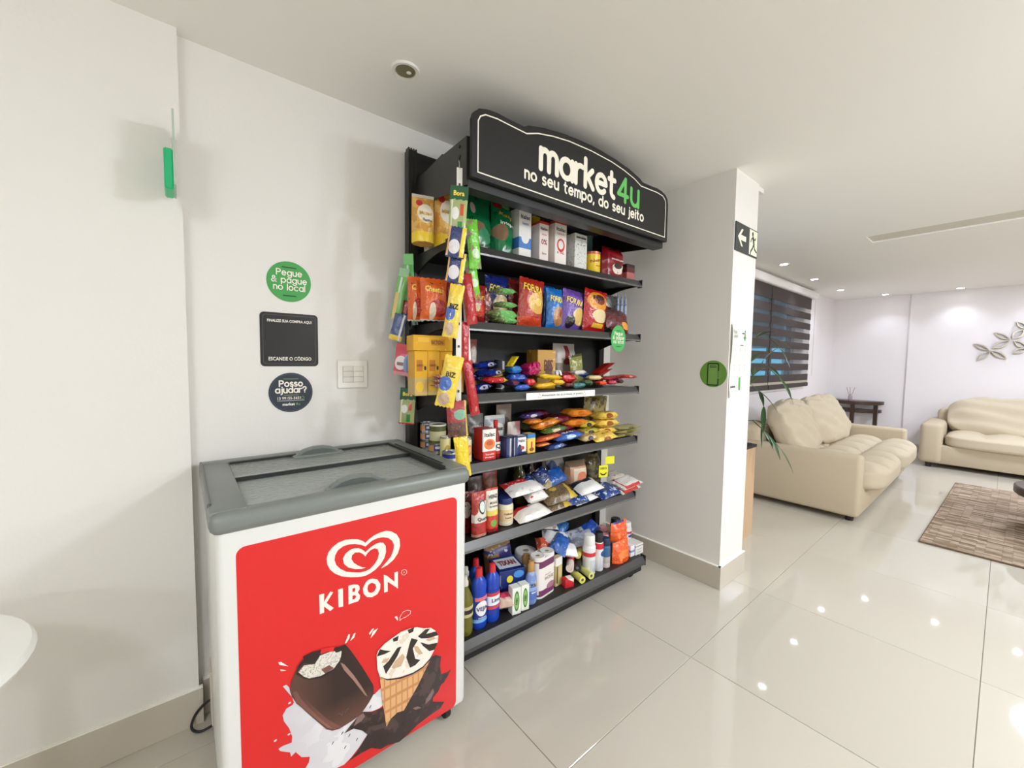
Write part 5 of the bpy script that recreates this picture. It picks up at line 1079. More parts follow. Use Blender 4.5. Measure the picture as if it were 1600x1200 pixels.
biscuit('front yellow biscuit packet at the shelf edge with a brown oval', (1.053,.904), .335, .19, .08, .045, *YBIS, -3, -4, 20, txt=[('MAXI', .05, 0, .3, .14, mat((110, 60, 30), .5))])
biscuit('pale beige packet between the blue and the yellow packets', (.923,.906), .335, .12, .07, .036, (206, 180, 120), (60, 60, 90), -8, -6)
bag('olive_packet', 'large olive gold packet on top of the yellow biscuit stack at the back', 'biscuit packet', None, (1.209,.235,.239), .15, 's4', .07, foil((150, 130, 70), ('n', 30, .55, (84, 70, 36)), ('b', 'z', .4, .5, (190, 170, 100))), 'chips', roll=8)
for k, p in enumerate(((1.304,.897), (1.323,.914), (1.342,.928))): biscuit(['bottom', 'middle', 'top'][k]+' of three flat khaki packets at the right end of the tins shelf', p, .28, .2, .12, .02, (170, 160, 100), (110, 104, 60), -5, -2)

# ================================================================== GROCERY SHELF
bag('brown_rice_bag', 'dull brown bag at the back left of the grocery shelf', 'food bag', None, (.308,.093,.213), .13, 's5', .08, mat((96, 76, 60), .35, layers=(('n', 40, .5, (66, 50, 40)),)), 'stand')
bag('brown_rice_bag', 'reddish brown bag with red trim at the back of the grocery shelf', 'food bag', None, (.404,.098,.224), .13, 's5', .08, mat((130, 74, 50), .35, layers=(('n', 40, .55, (96, 50, 36)), ('b', 'x', .86, 1, (160, 40, 40)), ('b', 'z', .92, 1, (150, 50, 44)))), 'stand')
for k, p in enumerate(((.156,.086,.189), (.212,.083,.177))):
    bag('sauce_pouch', ['nearer', 'farther'][k]+' dark red sauce pouch half hidden by the freezer', 'sauce pouch', 'tomato sauce pouches', p, .26-.05*k, 's5', .05, foil((120, 24, 22), ('e', .5, .6, .3, .2, (206, 190, 180)), ('n', 50, .6, (80, 16, 16))), 'stand')
bag('sauce_pouch', 'red and white tomato sauce pouch at the front left of the grocery shelf', 'sauce pouch', 'tomato sauce pouches', (.192,.083,.211), .33, 's5', .05, foil((178, 40, 34), ('b', 'z', .32, .78, (232, 224, 214)), ('e', .1, .8, .3, .3, (178, 50, 40)), ('e', .6, .66, .24, .16, (40, 40, 40)), ('e', .62, .66, .18, .12, (226, 236, 230)), ('b', 'z', 0, .06, (206, 150, 130))), 'stand', txt=[('Quero', .1, .4, .7, .09, TK)])
bag('sauce_pouch', 'cream and red tomato sauce pouch right of the red and white one', 'sauce pouch', 'tomato sauce pouches', (.273,.073,.211), .32, 's5', .05, foil((206, 60, 40), ('b', 'z', .42, .95, (232, 224, 206)), ('b', 'z', .38, .5, (226, 206, 90)), ('e', .5, .2, .26, .08, (120, 170, 70)), ('b', 'z', .0, .08, (150, 30, 34))), 'stand', txt=[('HEINZ', .0, .82, .7, .08, TK), ('MOLHO', .0, .68, .6, .05, TK), ('de tomate', .0, .6, .7, .04, TK)])
MAYO = [(0, 0), (.86, 0), (.98, .03), (1, .1), (1, .72), (.9, .78), (.8, .8), (0, .8)]; MCAP = ([(.86, .79), (.88, .8), (.88, .97), (.82, 1), (0, 1)], mat((28, 48, 110), .4))
bottle('mayonnaise_jar', 'mayonnaise jar with a blue lid at the front of the grocery shelf', 'jar', 'mayonnaise jars', (.377,.082,.139), .31, 's5', MAYO, mat((232, 222, 196), .3), MCAP, (.2, .6, 1.008, mat((230, 206, 160), .4, layers=(('b', 'z', .0, .08, (236, 200, 110)), ('b', 'z', .92, 1, (236, 200, 110))))), txt=[("Hellmann's", .0, .46, .8, .08, mat((120, 60, 40), .5)), ('Leve', -.1, .32, .4, .06, TN)])
bottle('mayonnaise_jar', 'mayonnaise jar half hidden behind the front mayonnaise jar', 'jar', 'mayonnaise jars', (.415,.08,.129), .23, 's5', MAYO, mat((226, 216, 194), .3), MCAP, (.2, .6, 1.008, mat((226, 206, 170), .4)))
SUG = mat((240, 236, 230), .35, layers=(('d', -.2, .9, .52, (206, 36, 36)), ('e', .7, .8, .2, .12, (240, 236, 230))), plane='xy')
SUG2 = mat((236, 230, 226), .35, layers=(('r', 0, .75, .6, 1, (206, 40, 40)), ('n', 40, .62, (206, 200, 196))), plane='xy')
lay('sugar_bag', 'upper red and white sugar bag lying behind the mayonnaise jars', 'food bag', 'red and white sugar bags', (.495,.66), .24, .26, .15, .06, SUG2, -4, 18, -4)
lay('sugar_bag', 'lower red and white sugar bag with its white end at the shelf front', 'food bag', 'red and white sugar bags', (.522,.567), .29, .20, .12, .055, SUG, -10, 8, -8)
lay('flour_packet', 'crumpled white end of a packet over the upper sugar bag', 'food bag', None, (.579,.649), .27, .12, .10, .06, mat((236, 232, 228), .35, layers=(('n', 40, .66, (206, 60, 60)),)), -20, 10, -10)
for k, lb in enumerate(('olive green', 'dark amber', 'dark brown')):
    p = [(.634,.087,.244), (.723,.076,.248), (.805,.079,.253)][k]
    bottle('sauce_bottle', lb+' glass bottle at the back of the grocery shelf', 'bottle', 'glass bottles at the back', p, .1, 's5', [(0, 0), (.96, 0), (1, .03), (1, .6), (.8, .72), (.42, .85), (.42, 1), (0, 1)], mat([(84, 80, 24), (60, 36, 20), (54, 30, 26)][k], .08, trans=.3))
NVB = foil((30, 48, 104), ('e', .5, .5, .2, .24, (206, 210, 220)))
lay('pasta_packet', 'left navy pasta packet standing behind the sugar bags', 'food bag', 'navy and blue pasta packets', (.557,.704), .24, .09, .10, .05, NVB, 0, 50, -30)
lay('pasta_packet', 'right navy pasta packet standing behind the brown bean bags', 'food bag', 'navy and blue pasta packets', (.622,.702), .25, .09, .10, .05, NVB, 0, 50, -30)
lay('pasta_packet', 'blue and tan pasta packet above the brown bean bags', 'food bag', 'navy and blue pasta packets', (.744,.7), .24, .17, .10, .05, foil((36, 84, 156), ('r', 0, .25, 0, 1, (176, 156, 120)), ('n', 50, .66, (120, 160, 206))), -4, 40, -12)
bag('white_sack', 'white and grey sack with a dark blue patch at the back of the grocery shelf', 'food bag', None, (.917,.167,.243), .12, 's5', .08, mat((176, 168, 158), .4, layers=(('e', .25, .7, .22, .2, (34, 50, 110)), ('r', .55, .9, .1, .5, (206, 80, 60)), ('b', 'z', 0, .12, (226, 222, 200)))), 'brick')
BEAN = mat((128, 108, 78), .3, layers=(('n', 120, .52, (96, 78, 54)), ('d', 1, -.1, .74, (206, 176, 60)), ('e', .4, .6, .12, .12, (196, 160, 60))), plane='xy')
lay('bean_bag', 'upper brown bean bag with a yellow end on the grocery shelf', 'food bag', 'brown bean bags', (.718,.619), .28, .20, .14, .06, BEAN, -10, 16, -8)
lay('bean_bag', 'lower brown bean bag with a yellow end on the grocery shelf', 'food bag', 'brown bean bags', (.676,.575), .30, .20, .12, .045, BEAN, -10, 6, -8)
BWF = foil((40, 80, 150), ('n', 40, .6, (206, 206, 210)), ('e', .7, .4, .2, .3, (30, 50, 100)))
lay('rice_bag', 'blue and white rice bag lying right of the bean bags', 'food bag', None, (.868,.575), .27, .17, .14, .05, BWF, -30, 14, -10)
WHF = mat((236, 234, 232), .35, layers=(('r', 0, .8, .62, 1, (40, 44, 60)), ('n', 30, .7, (206, 204, 204))), plane='xy')
lay('flour_bag', 'upper white flour bag with a dark top lying on another one', 'food bag', 'white flour bags', (.956,.592), .30, .19, .14, .055, WHF, -8, 14, -7)
lay('flour_bag', 'lower white flour bag at the edge of the grocery shelf', 'food bag', 'white flour bags', (.935,.553), .285, .17, .11, .04, mat((238, 236, 234), .35), -6, 6, -8)
lay('salt_bag', 'dark blue and white bag right of the white flour bags', 'food bag', None, (1.127,.573), .30, .17, .14, .05, foil((28, 58, 130), ('n', 30, .6, (190, 206, 226)), ('b', 'x', .92, 1, (226, 226, 226))), -6, 12, -8)
bag('oat_bag', 'tan paper bag with an orange print standing on the grocery shelf', 'food bag', None, (1.007,.156,.215), .20, 's5', .09, mat((196, 150, 116), .45, layers=(('r', .25, 1, 0, .8, (222, 206, 186)), ('e', .66, .5, .24, .2, (222, 130, 90)), ('e', .6, .2, .34, .1, (226, 120, 80)), ('b', 'z', .85, 1, (120, 96, 76)))), 'brick', rz=-8)
bag('olive_jar_bag', 'clear bag of dark herbs behind the yellow price cards', 'food bag', None, (1.188,.139,.224), .17, 's5', .08, mat((110, 100, 70), .2, layers=(('n', 30, .5, (66, 58, 36)),)), 'brick')
YC = mat((236, 232, 30), .5, emit=0)
for k, (p, h_, w_) in enumerate((((1.243,.766), .05, .07), ((1.157,.724), .075, .065))):
    o = MB().box(-w_/2, w_/2, -.0006, .0006, -h_, 0).obj('price_card', YC, None, world(p[0], .24+.02*k, p[1]), (0, 0, -TH-.3), label=['upper bright yellow price card, blank, beside the herb bag', 'lower bright yellow price card with black print, below the other'][k], cat='price card')
    if k: words(o, 'OFERTA', 0, -.02, .05, .014, -.0012, TK, .02); ribbon_ = MB(); ribbon(ribbon_, [(-.02, -.05), (-.008, -.06), (.008, -.06), (.02, -.05)], .008, -.0012); ribbon_.obj('printed_arc', TK, o, recalc=False)
RWB = foil((232, 226, 222), ('r', .1, .85, .35, .8, (196, 60, 50)), ('n', 50, .68, (206, 150, 140)))
for k, p in enumerate(((1.32,.551), (1.332,.582))): lay('red_white_packet', ['lower', 'upper'][k]+' red and white packet at the right end of the grocery shelf', 'food bag', 'red and white packets', p, .30, .17, .14, .034, RWB, -6, 8, -8)
lay('red_white_packet', 'greyish packet lying at the back on the red and white packets', 'food bag', 'red and white packets', (1.303,.591), .24, .16, .12, .04, foil((196, 186, 176), ('n', 40, .6, (150, 140, 130))), -6, 6, -4)

# ================================================================== BASE SHELF
DET = [(0, 0), (.8, 0), (.96, .03), (1, .1), (.94, .35), (1, .5), (.98, .62), (.6, .74), (.4, .8), (.36, .84), (0, .84)]
DCAP = ([(.4, .83), (.42, .84), (.42, .9), (.3, .92), (.28, .99), (0, 1)], mat((226, 222, 206), .4))
bottle('detergent_bottle', 'olive yellow detergent bottle beside the freezer, nearest one', 'bottle', 'olive yellow detergent bottles', (.07,.073,.267), .42, 's6', DET, mat((136, 130, 40), .1, trans=.35), DCAP, (.34, .52, 1.01, mat((206, 196, 150), .4, layers=(('r', .2, .9, .3, .7, (50, 44, 30)),))), txt=[('Ype', .2, .43, .5, .07, TK)])
bottle('detergent_bottle', 'olive yellow detergent bottle behind the nearest one', 'bottle', 'olive yellow detergent bottles', (.128,.067,.254), .33, 's6', DET, mat((136, 130, 40), .1, trans=.35), DCAP)
VJ = [(0, 0), (.86, 0), (.98, .03), (1, .08), (1, .5), (.9, .58), (.98, .68), (.92, .76), (.6, .82), (.44, .85), (0, .85)]
VC = ([(.42, .84), (.44, .85), (.44, .9), (.4, .95), (.4, .99), (0, 1)], mat((206, 44, 50), .35)); VB = mat((26, 66, 176), .22)
VL = mat((28, 52, 140), .35, layers=(('b', 'z', 0, .14, (120, 180, 230)), ('e', .5, .55, .38, .3, (240, 238, 240)), ('r', .1, .9, .86, 1, (226, 120, 130))))
bottle('cleaner_bottle', 'blue cleaner bottle with a white heart label, front one of three', 'bottle', 'blue cleaner bottles with red caps', (.147,.08,.28), .41, 's6', VJ, VB, VC, (.12, .54, 1.01, VL), sy=.75, txt=[('VEJA', .0, .34, .8, .085, TN), ('Limpeza', .0, .2, .5, .03, TW)])
bottle('cleaner_bottle', 'blue cleaner bottle with a red and white label, right one of three', 'bottle', 'blue cleaner bottles with red caps', (.222,.077,.275), .405, 's6', VJ, VB, VC, (.16, .56, 1.01, mat((30, 56, 150), .35, layers=(('b', 'z', .36, .76, (240, 240, 244)), ('b', 'z', .76, .9, (206, 60, 70)), ('b', 'z', .2, .34, (206, 70, 80))))), sy=.75, txt=[('Limp', .1, .385, .75, .085, TN)])
bottle('cleaner_bottle', 'blue cleaner bottle standing behind the other two', 'bottle', 'blue cleaner bottles with red caps', (.212,.075,.251), .28, 's6', VJ, VB, VC, sy=.75)
SOAP = mat((28, 52, 124), .35, layers=(('e', .5, .5, .44, .2, (206, 216, 232)), ('n', 30, .62, (60, 120, 190)), ('e', .42, .3, .08, .06, (240, 220, 60))), )
STOP = mat((36, 60, 140), .35, layers=(('e', .5, .5, .42, .34, (226, 232, 240)), ('n', 40, .64, (80, 150, 206))), plane='xy')
p = (.395,.14,.203)
for k, lb in enumerate(('lower', 'upper')):
    hh = .092
    o = carton('soap_powder_box', lb+' of two stacked dark blue soap powder boxes', 'box', 'soap powder boxes', (p[0], p[1], hh), .36, 's6', .15, mat((26, 44, 112), .35, layers=(('e', .4, .5, .12, .2, (240, 220, 60)), ('e', .75, .7, .2, .2, (70, 140, 210)), ('r', -.1, .06, .2, .8, (110, 120, 150)), ('n', 40, .66, (60, 120, 196)))), -14, dz=.093*k+(.06 if 0 else 0))
    if k: words(o, 'TIXAN', 0, 0, p[1]*.66, .05, 0, mat((150, 50, 60), .5), .05, lambda x, z: (x, z*1.0, hh+.0022)); MB().add([(-p[1]*.42, -.05, hh+.0012), (p[1]*.42, -.05, hh+.0012), (p[1]*.42, .05, hh+.0012), (-p[1]*.42, .05, hh+.0012)], [(0, 1, 2, 3)]).obj('printed_label', mat((222, 228, 238), .4), o, recalc=False)
bag('coffee_bag', 'purple and tan bag at the back behind the soap powder boxes', 'food bag', None, (.445,.174,.234), .18, 's6', .09, mat((60, 50, 110), .35, layers=(('r', 0, .4, 0, .8, (150, 110, 66)), ('b', 'z', .88, 1, (176, 140, 96)), ('n', 30, .62, (206, 206, 220)))), 'brick', roll=-6)
lay('sponge_pack', 'pink wrapped sponge pack lying beside the blue cleaner bottles', 'sponge pack', None, (.299,.211), .375, .085, .075, .06, mat((206, 60, 96), .35, layers=(('n', 40, .6, (226, 190, 180)), ('b', 'y', 0, .4, (206, 176, 160)))), -20, 20, 0)
for k, p in enumerate(((.344,.044,.132), (.398,.041,.129))):
    carton('toothpaste_box', ['left', 'right'][k]+' of two upright white boxes with green oval labels', 'box', 'upright white boxes with green labels', (p[0], p[1]+.004, p[2]), .42, 's6', .045, mat((236, 238, 226), .4, layers=(('e', .5, .5, .3, .38, (60, 130, 60)), ('e', .5, .5, .2, .3, (150, 190, 110)))), -10, txt=[('PHEBO', .0, .5, .7, .09, TK, 90)])
SOFT = [(0, 0), (.84, 0), (.96, .03), (1, .1), (.98, .5), (.9, .62), (.6, .72), (.5, .76), (0, .76)]
bottle('softener_bottle', 'pale blue fabric softener bottle with a tan cap', 'bottle', 'softener bottles with tan caps', (.457,.068,.218), .41, 's6', SOFT, mat((120, 140, 196), .25, layers=(('n', 30, .55, (150, 166, 210)),)), ([(.5, .75), (.56, .76), (.56, .92), (.42, .96), (.4, 1), (0, 1)], mat((186, 140, 80), .4)), (.12, .5, 1.01, mat((80, 110, 180), .4, layers=(('b', 'z', .55, .95, (150, 170, 220)), ('e', .8, .95, .2, .2, (240, 190, 40))))), sy=.8, txt=[('ZULU', .0, .46, .7, .07, TK), ('azul', .0, .3, .5, .05, TW)])
bottle('softener_bottle', 'second softener bottle with only its tan cap showing behind', 'bottle', 'softener bottles with tan caps', (.525,.09,.186), .30, 's6', SOFT, mat((150, 130, 90), .3), ([(.5, .75), (.56, .76), (.56, .92), (.42, .96), (.4, 1), (0, 1)], mat((186, 140, 80), .4)), sy=.8)
# toilet roll packs
def rollpack(name, label, cat, u, vf, s, rr, h, n, m, wrap, rz=0, dz=0, txt=()):
    t = empty(name, world(u, vf-rr, SZ[s]+dz), -TH+math.radians(rz), label=label, cat=cat)
    for k in range(n):
        x = (k-(n-1)/2)*rr*1.9
        MB().lathe([(rr*.3, h*.6), (rr*.3, h), (rr*.9, h+.002), (rr*.99, h-.006), (rr*.99, .004), (0, .004)], 28, c=(x, 0, 0)).obj('paper_roll', m, t, smooth=True)
        MB().lathe([(0, h-.03), (rr*.29, h-.03), (rr*.29, h-.002)], 16, c=(x, 0, 0)).obj('core', mat((150, 140, 128), .7), t, smooth=True)
    hw = (n-1)/2*rr*1.9; P = []
    for a in range(25):
        an = -PI/2+PI*a/24; P.append((hw+rr*1.012*math.cos(an), rr*1.012*math.sin(an)))
    for a in range(25):
        an = PI/2+PI*a/24; P.append((-hw+rr*1.012*math.cos(an), rr*1.012*math.sin(an)))
    V = [(x, y, z) for z in (.001, h*.985) for x, y in P]; k = len(P)
    o = link('printed_wrap', mesh('printed_wrap', V, [(i, (i+1) % k, (i+1) % k+k, i+k) for i in range(k)], wrap, True), t)
    for s_, cx, cz, wf, hf, mm in txt: words(o, s_, cx, cz*h, wf, hf*h, 0, mm, .0, lambda x, z: (x, -rr*1.013*(math.sqrt(max(0, 1-((abs(x)-hw)/rr)**2)) if abs(x) > hw else 1)-.0015, z))
    return t
PAPER = mat((232, 228, 222), .8)
p = (.55,.162,.221)
rollpack('kitchen_roll_pack', 'tall pack of two paper rolls with a plum coloured wrapper at the front', 'paper rolls', p[0]+.006, .415, 's6', p[1]*.25, p[2]*.97, 2, PAPER, mat((238, 232, 226), .35, layers=(('b', 'z', .76, .93, (110, 50, 90)), ('b', 'z', .05, .2, (120, 60, 100)), ('e', .66, .24, .22, .08, (176, 120, 140)), ('r', .0, .1, .1, .9, (226, 220, 214)))), 9, txt=[('duplo', .0, .55, .05, .04, mat((150, 60, 80), .5)), ('ROSE', .01, .46, .07, .08, mat((150, 90, 80), .5))])
rollpack('toilet_roll_pack', 'red and white toilet roll pack at the back of the base shelf', 'paper rolls', (.595,.354)[0], .24, 's6', .062, .155, 1, PAPER, mat((190, 40, 60), .35, layers=(('b', 'z', .7, 1, (236, 232, 230)), ('b', 'z', 0, .35, (236, 226, 220)))), 0, .0)
p = (.682,.053,.159)
carton('candle_box', 'slim tall tan and white box right of the paper roll pack', 'box', None, p, .40, 's6', .035, mat((206, 186, 130), .4, layers=(('b', 'z', .72, 1, (232, 230, 224)), ('r', .1, .35, .1, .7, (110, 96, 60)))), 4)
carton('red_pack', 'small red pack low beside the slim tan box', 'box', None, (.721,.055,.047), .41, 's6', .04, mat((196, 30, 40), .4, layers=(('d', .7, 1, 1.25, (236, 226, 216)),)), -14)
def roll_(label, p, v, r, l_, m, core, rz, ty=0, txt=()):
    o = MB().lathe([(r*.45, 0), (r, 0), (r, l_), (r*.45, l_), (r*.45, 0)], 20, M=Matrix.Translation((0, l_/2, 0)) @ Matrix.Rotation(PI/2, 4, 'X')).obj('wrapped_roll', m, None, world(p[0], v, p[1]), (0, 0, -TH+math.radians(rz)), smooth=True, label=label, cat='wrapped roll', group='wrapped rolls on the base shelf')
    MB().lathe([(0, l_*.02), (r*.44, l_*.02), (r*.44, l_*.98), (0, l_*.98)], 14, M=Matrix.Translation((0, l_/2, 0)) @ Matrix.Rotation(PI/2, 4, 'X')).obj('core', core, o, smooth=True)
CORE = mat((90, 76, 60), .7)
roll_('left yellow roll with its open end facing forward at the shelf edge', (.812,.154), .38, .020, .09, mat((226, 222, 110), .4), CORE, -12)
roll_('right yellow roll with its open end facing forward at the shelf edge', (.886,.14), .38, .020, .09, mat((222, 222, 140), .4), CORE, -12)
roll_('red and white wrapped roll at the top of the roll pile', (.801,.23), .33, .022, .14, mat((222, 206, 200), .4, layers=(('b', 'y', .5, .9, (206, 50, 60)),)), mat((226, 200, 196), .5), -48)
roll_('yellow wrapped roll with black print at the top of the roll pile', (.914,.211), .33, .022, .15, mat((232, 226, 110), .4, layers=(('b', 'y', .6, 1, (226, 150, 120)), ('n', 60, .66, (40, 40, 36)))), mat((232, 226, 150), .5), -58)
roll_('black wrapped roll in the middle of the roll pile', (.855,.177), .34, .020, .11, mat((34, 36, 34), .3), mat((120, 120, 110), .4), -50)
# aerosols and bottles at the right
AER = [(0, 0), (.94, 0), (1, .015), (1, .68), (.9, .74), (.72, .76), (0, .76)]
def aer(label, p, vf, body, capm, h_cap=1.0): return bottle('spray_can', label, 'spray can', 'spray cans on the base shelf', p, vf, 's6', AER, body, ([(.86, .75), (.88, .76), (.84, .97), (.74, 1), (0, 1)], capm), seg=18)
WB = mat((232, 230, 230), .3, layers=(('b', 'z', .62, .76, (206, 50, 56)), ('r', .2, .8, .1, .5, (206, 210, 216))))
aer('white spray can with a white cap and red band, leftmost spray can', (.923,.077,.227), .40, WB, mat((236, 234, 226), .4))
aer('white spray can with a black cap and red band, second spray can', (.996,.057,.227), .40, mat((232, 230, 230), .3, layers=(('b', 'z', .76, .96, (206, 40, 50)), ('e', .6, .6, .3, .1, (40, 90, 160)), ('r', .2, .8, .1, .5, (206, 210, 216)))), mat((28, 28, 30), .4))
aer('blue topped clear spray bottle, third spray can', (1.06,.059,.175), .40, mat((50, 96, 140), .25, layers=(('b', 'z', 0, .5, (186, 180, 176)), ('b', 'z', 0, .22, (226, 206, 206)))), mat((30, 50, 80), .4))
aer('slim pink and white spray bottle behind the blue topped one', (1.156,.056,.146), .36, mat((226, 200, 206), .3, layers=(('b', 'z', .6, 1, (222, 140, 160)), ('b', 'z', .5, .6, (50, 90, 150)))), mat((226, 150, 160), .4))
aer('red and black spray can at the back right', (1.439,.078,.138), .22, mat((170, 30, 44), .3, layers=(('b', 'z', .64, .76, (226, 206, 206)),)), mat((26, 26, 28), .4))
aer('white spray can with a round blue logo at the right end', (1.449,.078,.134), .27, mat((234, 232, 232), .3, layers=(('b', 'z', .6, .76, (206, 50, 56)), ('e', .6, .45, .34, .1, (30, 80, 160)))), mat((238, 236, 230), .4))
ORB = foil((238, 96, 30), ('n', 50, .6, (250, 150, 90)), ('b', 'z', .48, .53, (206, 70, 30)), ('e', .4, .75, .24, .07, (230, 70, 50)), ('r', .1, .8, .9, 1, (60, 50, 120)))
bag('detergent_refill', 'upper orange foil refill pack at the right of the base shelf', 'refill pack', 'orange foil refill packs', (1.237,.155,.154)[:2]+(.11,), .37, 's6', .07, ORB, 'stand', dz=.11)
bag('detergent_refill', 'lower orange foil refill pack at the right front of the base shelf', 'refill pack', 'orange foil refill packs', (1.19,.152,.172)[:2]+(.125,), .415, 's6', .07, foil((236, 90, 28), ('n', 50, .6, (250, 150, 90)), ('e', .5, .4, .3, .2, (246, 130, 60))), 'stand')
carton('white_carton', 'small white box with grey print at the right end of the base shelf', 'box', None, (1.346,.109,.067), .42, 's6', .11, mat((226, 224, 218), .4, layers=(('b', 'z', .8, .86, (60, 60, 60)), ('r', .2, .8, .45, .55, (176, 176, 176)), ('r', .2, .8, .2, .3, (176, 176, 176)))))
carton('white_carton', 'thin white and blue box between the orange packs and the small white box', 'box', None, (1.293,.04,.07), .40, 's6', .06, mat((232, 232, 236), .4, layers=(('b', 'z', .4, .6, (120, 150, 206)),)))
SACK = [((.742,.383), .18, .22, .14, .08, (226, 222, 220), 'white crumpled plastic bag at the back, left part of the base shelf'), ((.768,.344), .24, .2, .14, .07, (232, 230, 230), 'white glossy bag left of the blue bag'), ((.908,.352), .14, .18, .12, .08, (60, 120, 190), 'blue plastic pack at the back of the base shelf'),
        ((.746,.316), .29, .18, .14, .08, (50, 96, 176), 'blue printed plastic bag in the middle of the base shelf'), ((.694,.326), .25, .12, .12, .09, (206, 90, 60), 'orange red pack beside the toilet rolls'), ((.97,.306), .24, .2, .16, .05, (186, 190, 202), 'upper grey plastic bag with printed text'),
        ((.962,.271), .29, .2, .14, .06, (176, 182, 198), 'lower grey plastic bag with a blue line'), ((1.125,.295), .18, .18, .12, .08, (40, 80, 170), 'bright blue and navy pack at the back right'), ((1.242,.255), .2, .14, .1, .06, (206, 130, 140), 'pink pack behind the spray cans'), ((1.254,.239), .26, .12, .1, .05, (222, 150, 156), 'pale pink pack beside the orange refill packs')]
for k, (p, v, l_, d_, t_, c, lb) in enumerate(SACK):
    lay('plastic_pack', lb, 'plastic pack', 'plastic packs piled on the base shelf', p, v, l_*.8, d_*.72, t_*.8, foil(c, ('n', 26, .58, tuple(int(x*.72) for x in c)), ('n', 60, .68, (236, 236, 240))), random.uniform(-30, 30), 30, random.uniform(-16, 16))
lay('rubber_glove', 'white puffy folded gloves on the pile of plastic packs', 'gloves', None, (.793,.299), .31, .12, .10, .055, mat((240, 238, 236), .4), -35, 10, 10)

# ================================================================== HANGING STRIPS
MS = 'packets on the front hanging strip'; ls_ = 'packets on the left upright'
p0, p1 = (-.023,2.127), (-.019,.919)
hs = MB().box(-.011, .011, -.001, .001, -(p0[1]-p1[1]), 0).obj('hanging_strip', STRIP_M, None, world(p0[0], .476, p0[1]), (0, 0, -TH-.35), label='long white plastic hanging strip at the front left corner of the shelves', cat='hanging strip')
for k in range(14): MB().rbox(-.003, .003, -.007, -.0005, -.07-k*.09, -.06-k*.09, .001, 1).obj('hook', mat((60, 60, 58), .4), hs)
MB().tube([(0, 0, -.005), (0, .003, .02), (0, .02, .035)], .0022, 6).obj('wire_hook', METAL, hs, smooth=True)
q0, q1 = (.066,1.66), (.083,1.529)
hs2 = MB().box(-.012, .012, -.001, .001, -.42, 0).obj('hanging_strip', STRIP_M, None, world(q0[0], .376, q0[1]), (0, math.radians(-4), -TH), label='shorter white hanging strip carrying the tall red packets', cat='hanging strip')
def hpx(px_w): return px_w/365.0
CARDG = mat((24, 84, 50), .4); TRANSP = mat((166, 176, 120), .2, layers=(('b', 'x', .1, .2, (226, 226, 200)), ('e', .35, .6, .2, .16, (236, 236, 230)), ('r', .6, .8, .55, .85, (206, 90, 60)), ('r', .5, .75, .1, .4, (60, 140, 70)), ('b', 'z', 0, .06, (206, 50, 60))))
hang('plug_packet', 'green carded packet at the top of the front hanging strip', 'packet', MS, (-.033,2.05), .488, .07, .195, .02, TRANSP, -30, 3, (.26, CARDG), [('Bora', 0, -.15, .6, .1, YD)])
BYP = foil((40, 56, 110), ('e', .4, .35, .3, .22, (226, 222, 226)), ('b', 'x', .72, .95, (240, 210, 50)), ('b', 'x', 0, .12, (226, 180, 120)), ('b', 'z', .0, .06, (30, 44, 90)))
hang('blue_yellow_packet', 'upper navy and yellow packet on the front hanging strip', 'packet', MS, (-.035,1.887), .488, .072, .115, .02, BYP, -30, 8)
hang('blue_yellow_packet', 'lower navy and yellow packet on the front hanging strip', 'packet', MS, (-.034,1.794), .488, .072, .115, .02, BYP, -30, 8)
WAF = foil((240, 208, 70), ('e', .3, .45, .34, .14, (70, 110, 190)), ('n', 60, .66, (250, 230, 150)), ('e', .4, .16, .3, .12, (206, 176, 150)))
hang('wafer_packet', 'upper yellow packet on the front hanging strip', 'packet', MS, (-.039,1.67), .488, .058, .205, .03, WAF, -30, 9, None, [('BIZ', .0, -.42, .6, .1, TK, )])
hang('wafer_packet', 'lower yellow packet on the front hanging strip', 'packet', MS, (-.049,1.391), .488, .075, .20, .035, WAF, -30, 12, None, [('BIZ', .0, -.36, .5, .1, TK)])
hang('wafer_packet', 'slim yellow packet behind the lower yellow one on the strip', 'packet', MS, (.05,1.351), .378, .03, .11, .02, foil((222, 180, 50)), -30, 4)
hang('chocolate_packet', 'red and brown packet below the yellow ones on the front hanging strip', 'packet', MS, (-.045,1.213), .488, .082, .14, .03, foil((170, 60, 62), ('b', 'z', 0, .42, (104, 70, 64)), ('e', .65, .62, .3, .14, (130, 176, 150)), ('b', 'x', .9, 1, (206, 176, 70)), ('n', 60, .68, (206, 120, 120))), -25, -4)
hang('yellow_pouch', 'long yellow pouch at the bottom of the front hanging strip', 'packet', MS, (-.025,1.069), .484, .06, .165, .02, foil((236, 206, 40), ('n', 50, .62, (206, 170, 30))), -10, -7)
GRB = foil((120, 206, 60), ('n', 26, .56, (150, 140, 110)), ('e', .5, .3, .3, .1, (206, 230, 190)))
hang('green_packet', 'upper long light green packet beside the front hanging strip', 'packet', MS, (.072,1.967), .385, .062, .20, .035, GRB, 0, -7)
hang('green_packet', 'lower long light green packet beside the front hanging strip', 'packet', MS, (.085,1.83), .375, .062, .17, .035, GRB, 0, -10)
REDN = foil((186, 24, 30), ('n', 120, .6, (150, 14, 20)), ('e', .6, .12, .12, .05, (206, 120, 120)))
hang('red_packet', 'upper long red packet beside the front hanging strip', 'packet', MS, (.055,1.741), .395, .055, .21, .035, REDN, 0, -9)
hang('red_packet', 'middle straight red packet below the upper one', 'packet', MS, (.056,1.537), .392, .042, .20, .022, REDN, 0, 0)
hang('red_packet', 'lower long red packet swinging over the edge of the sweets shelf', 'packet', MS, (.057,1.371), .395, .05, .235, .035, REDN, 0, -11)
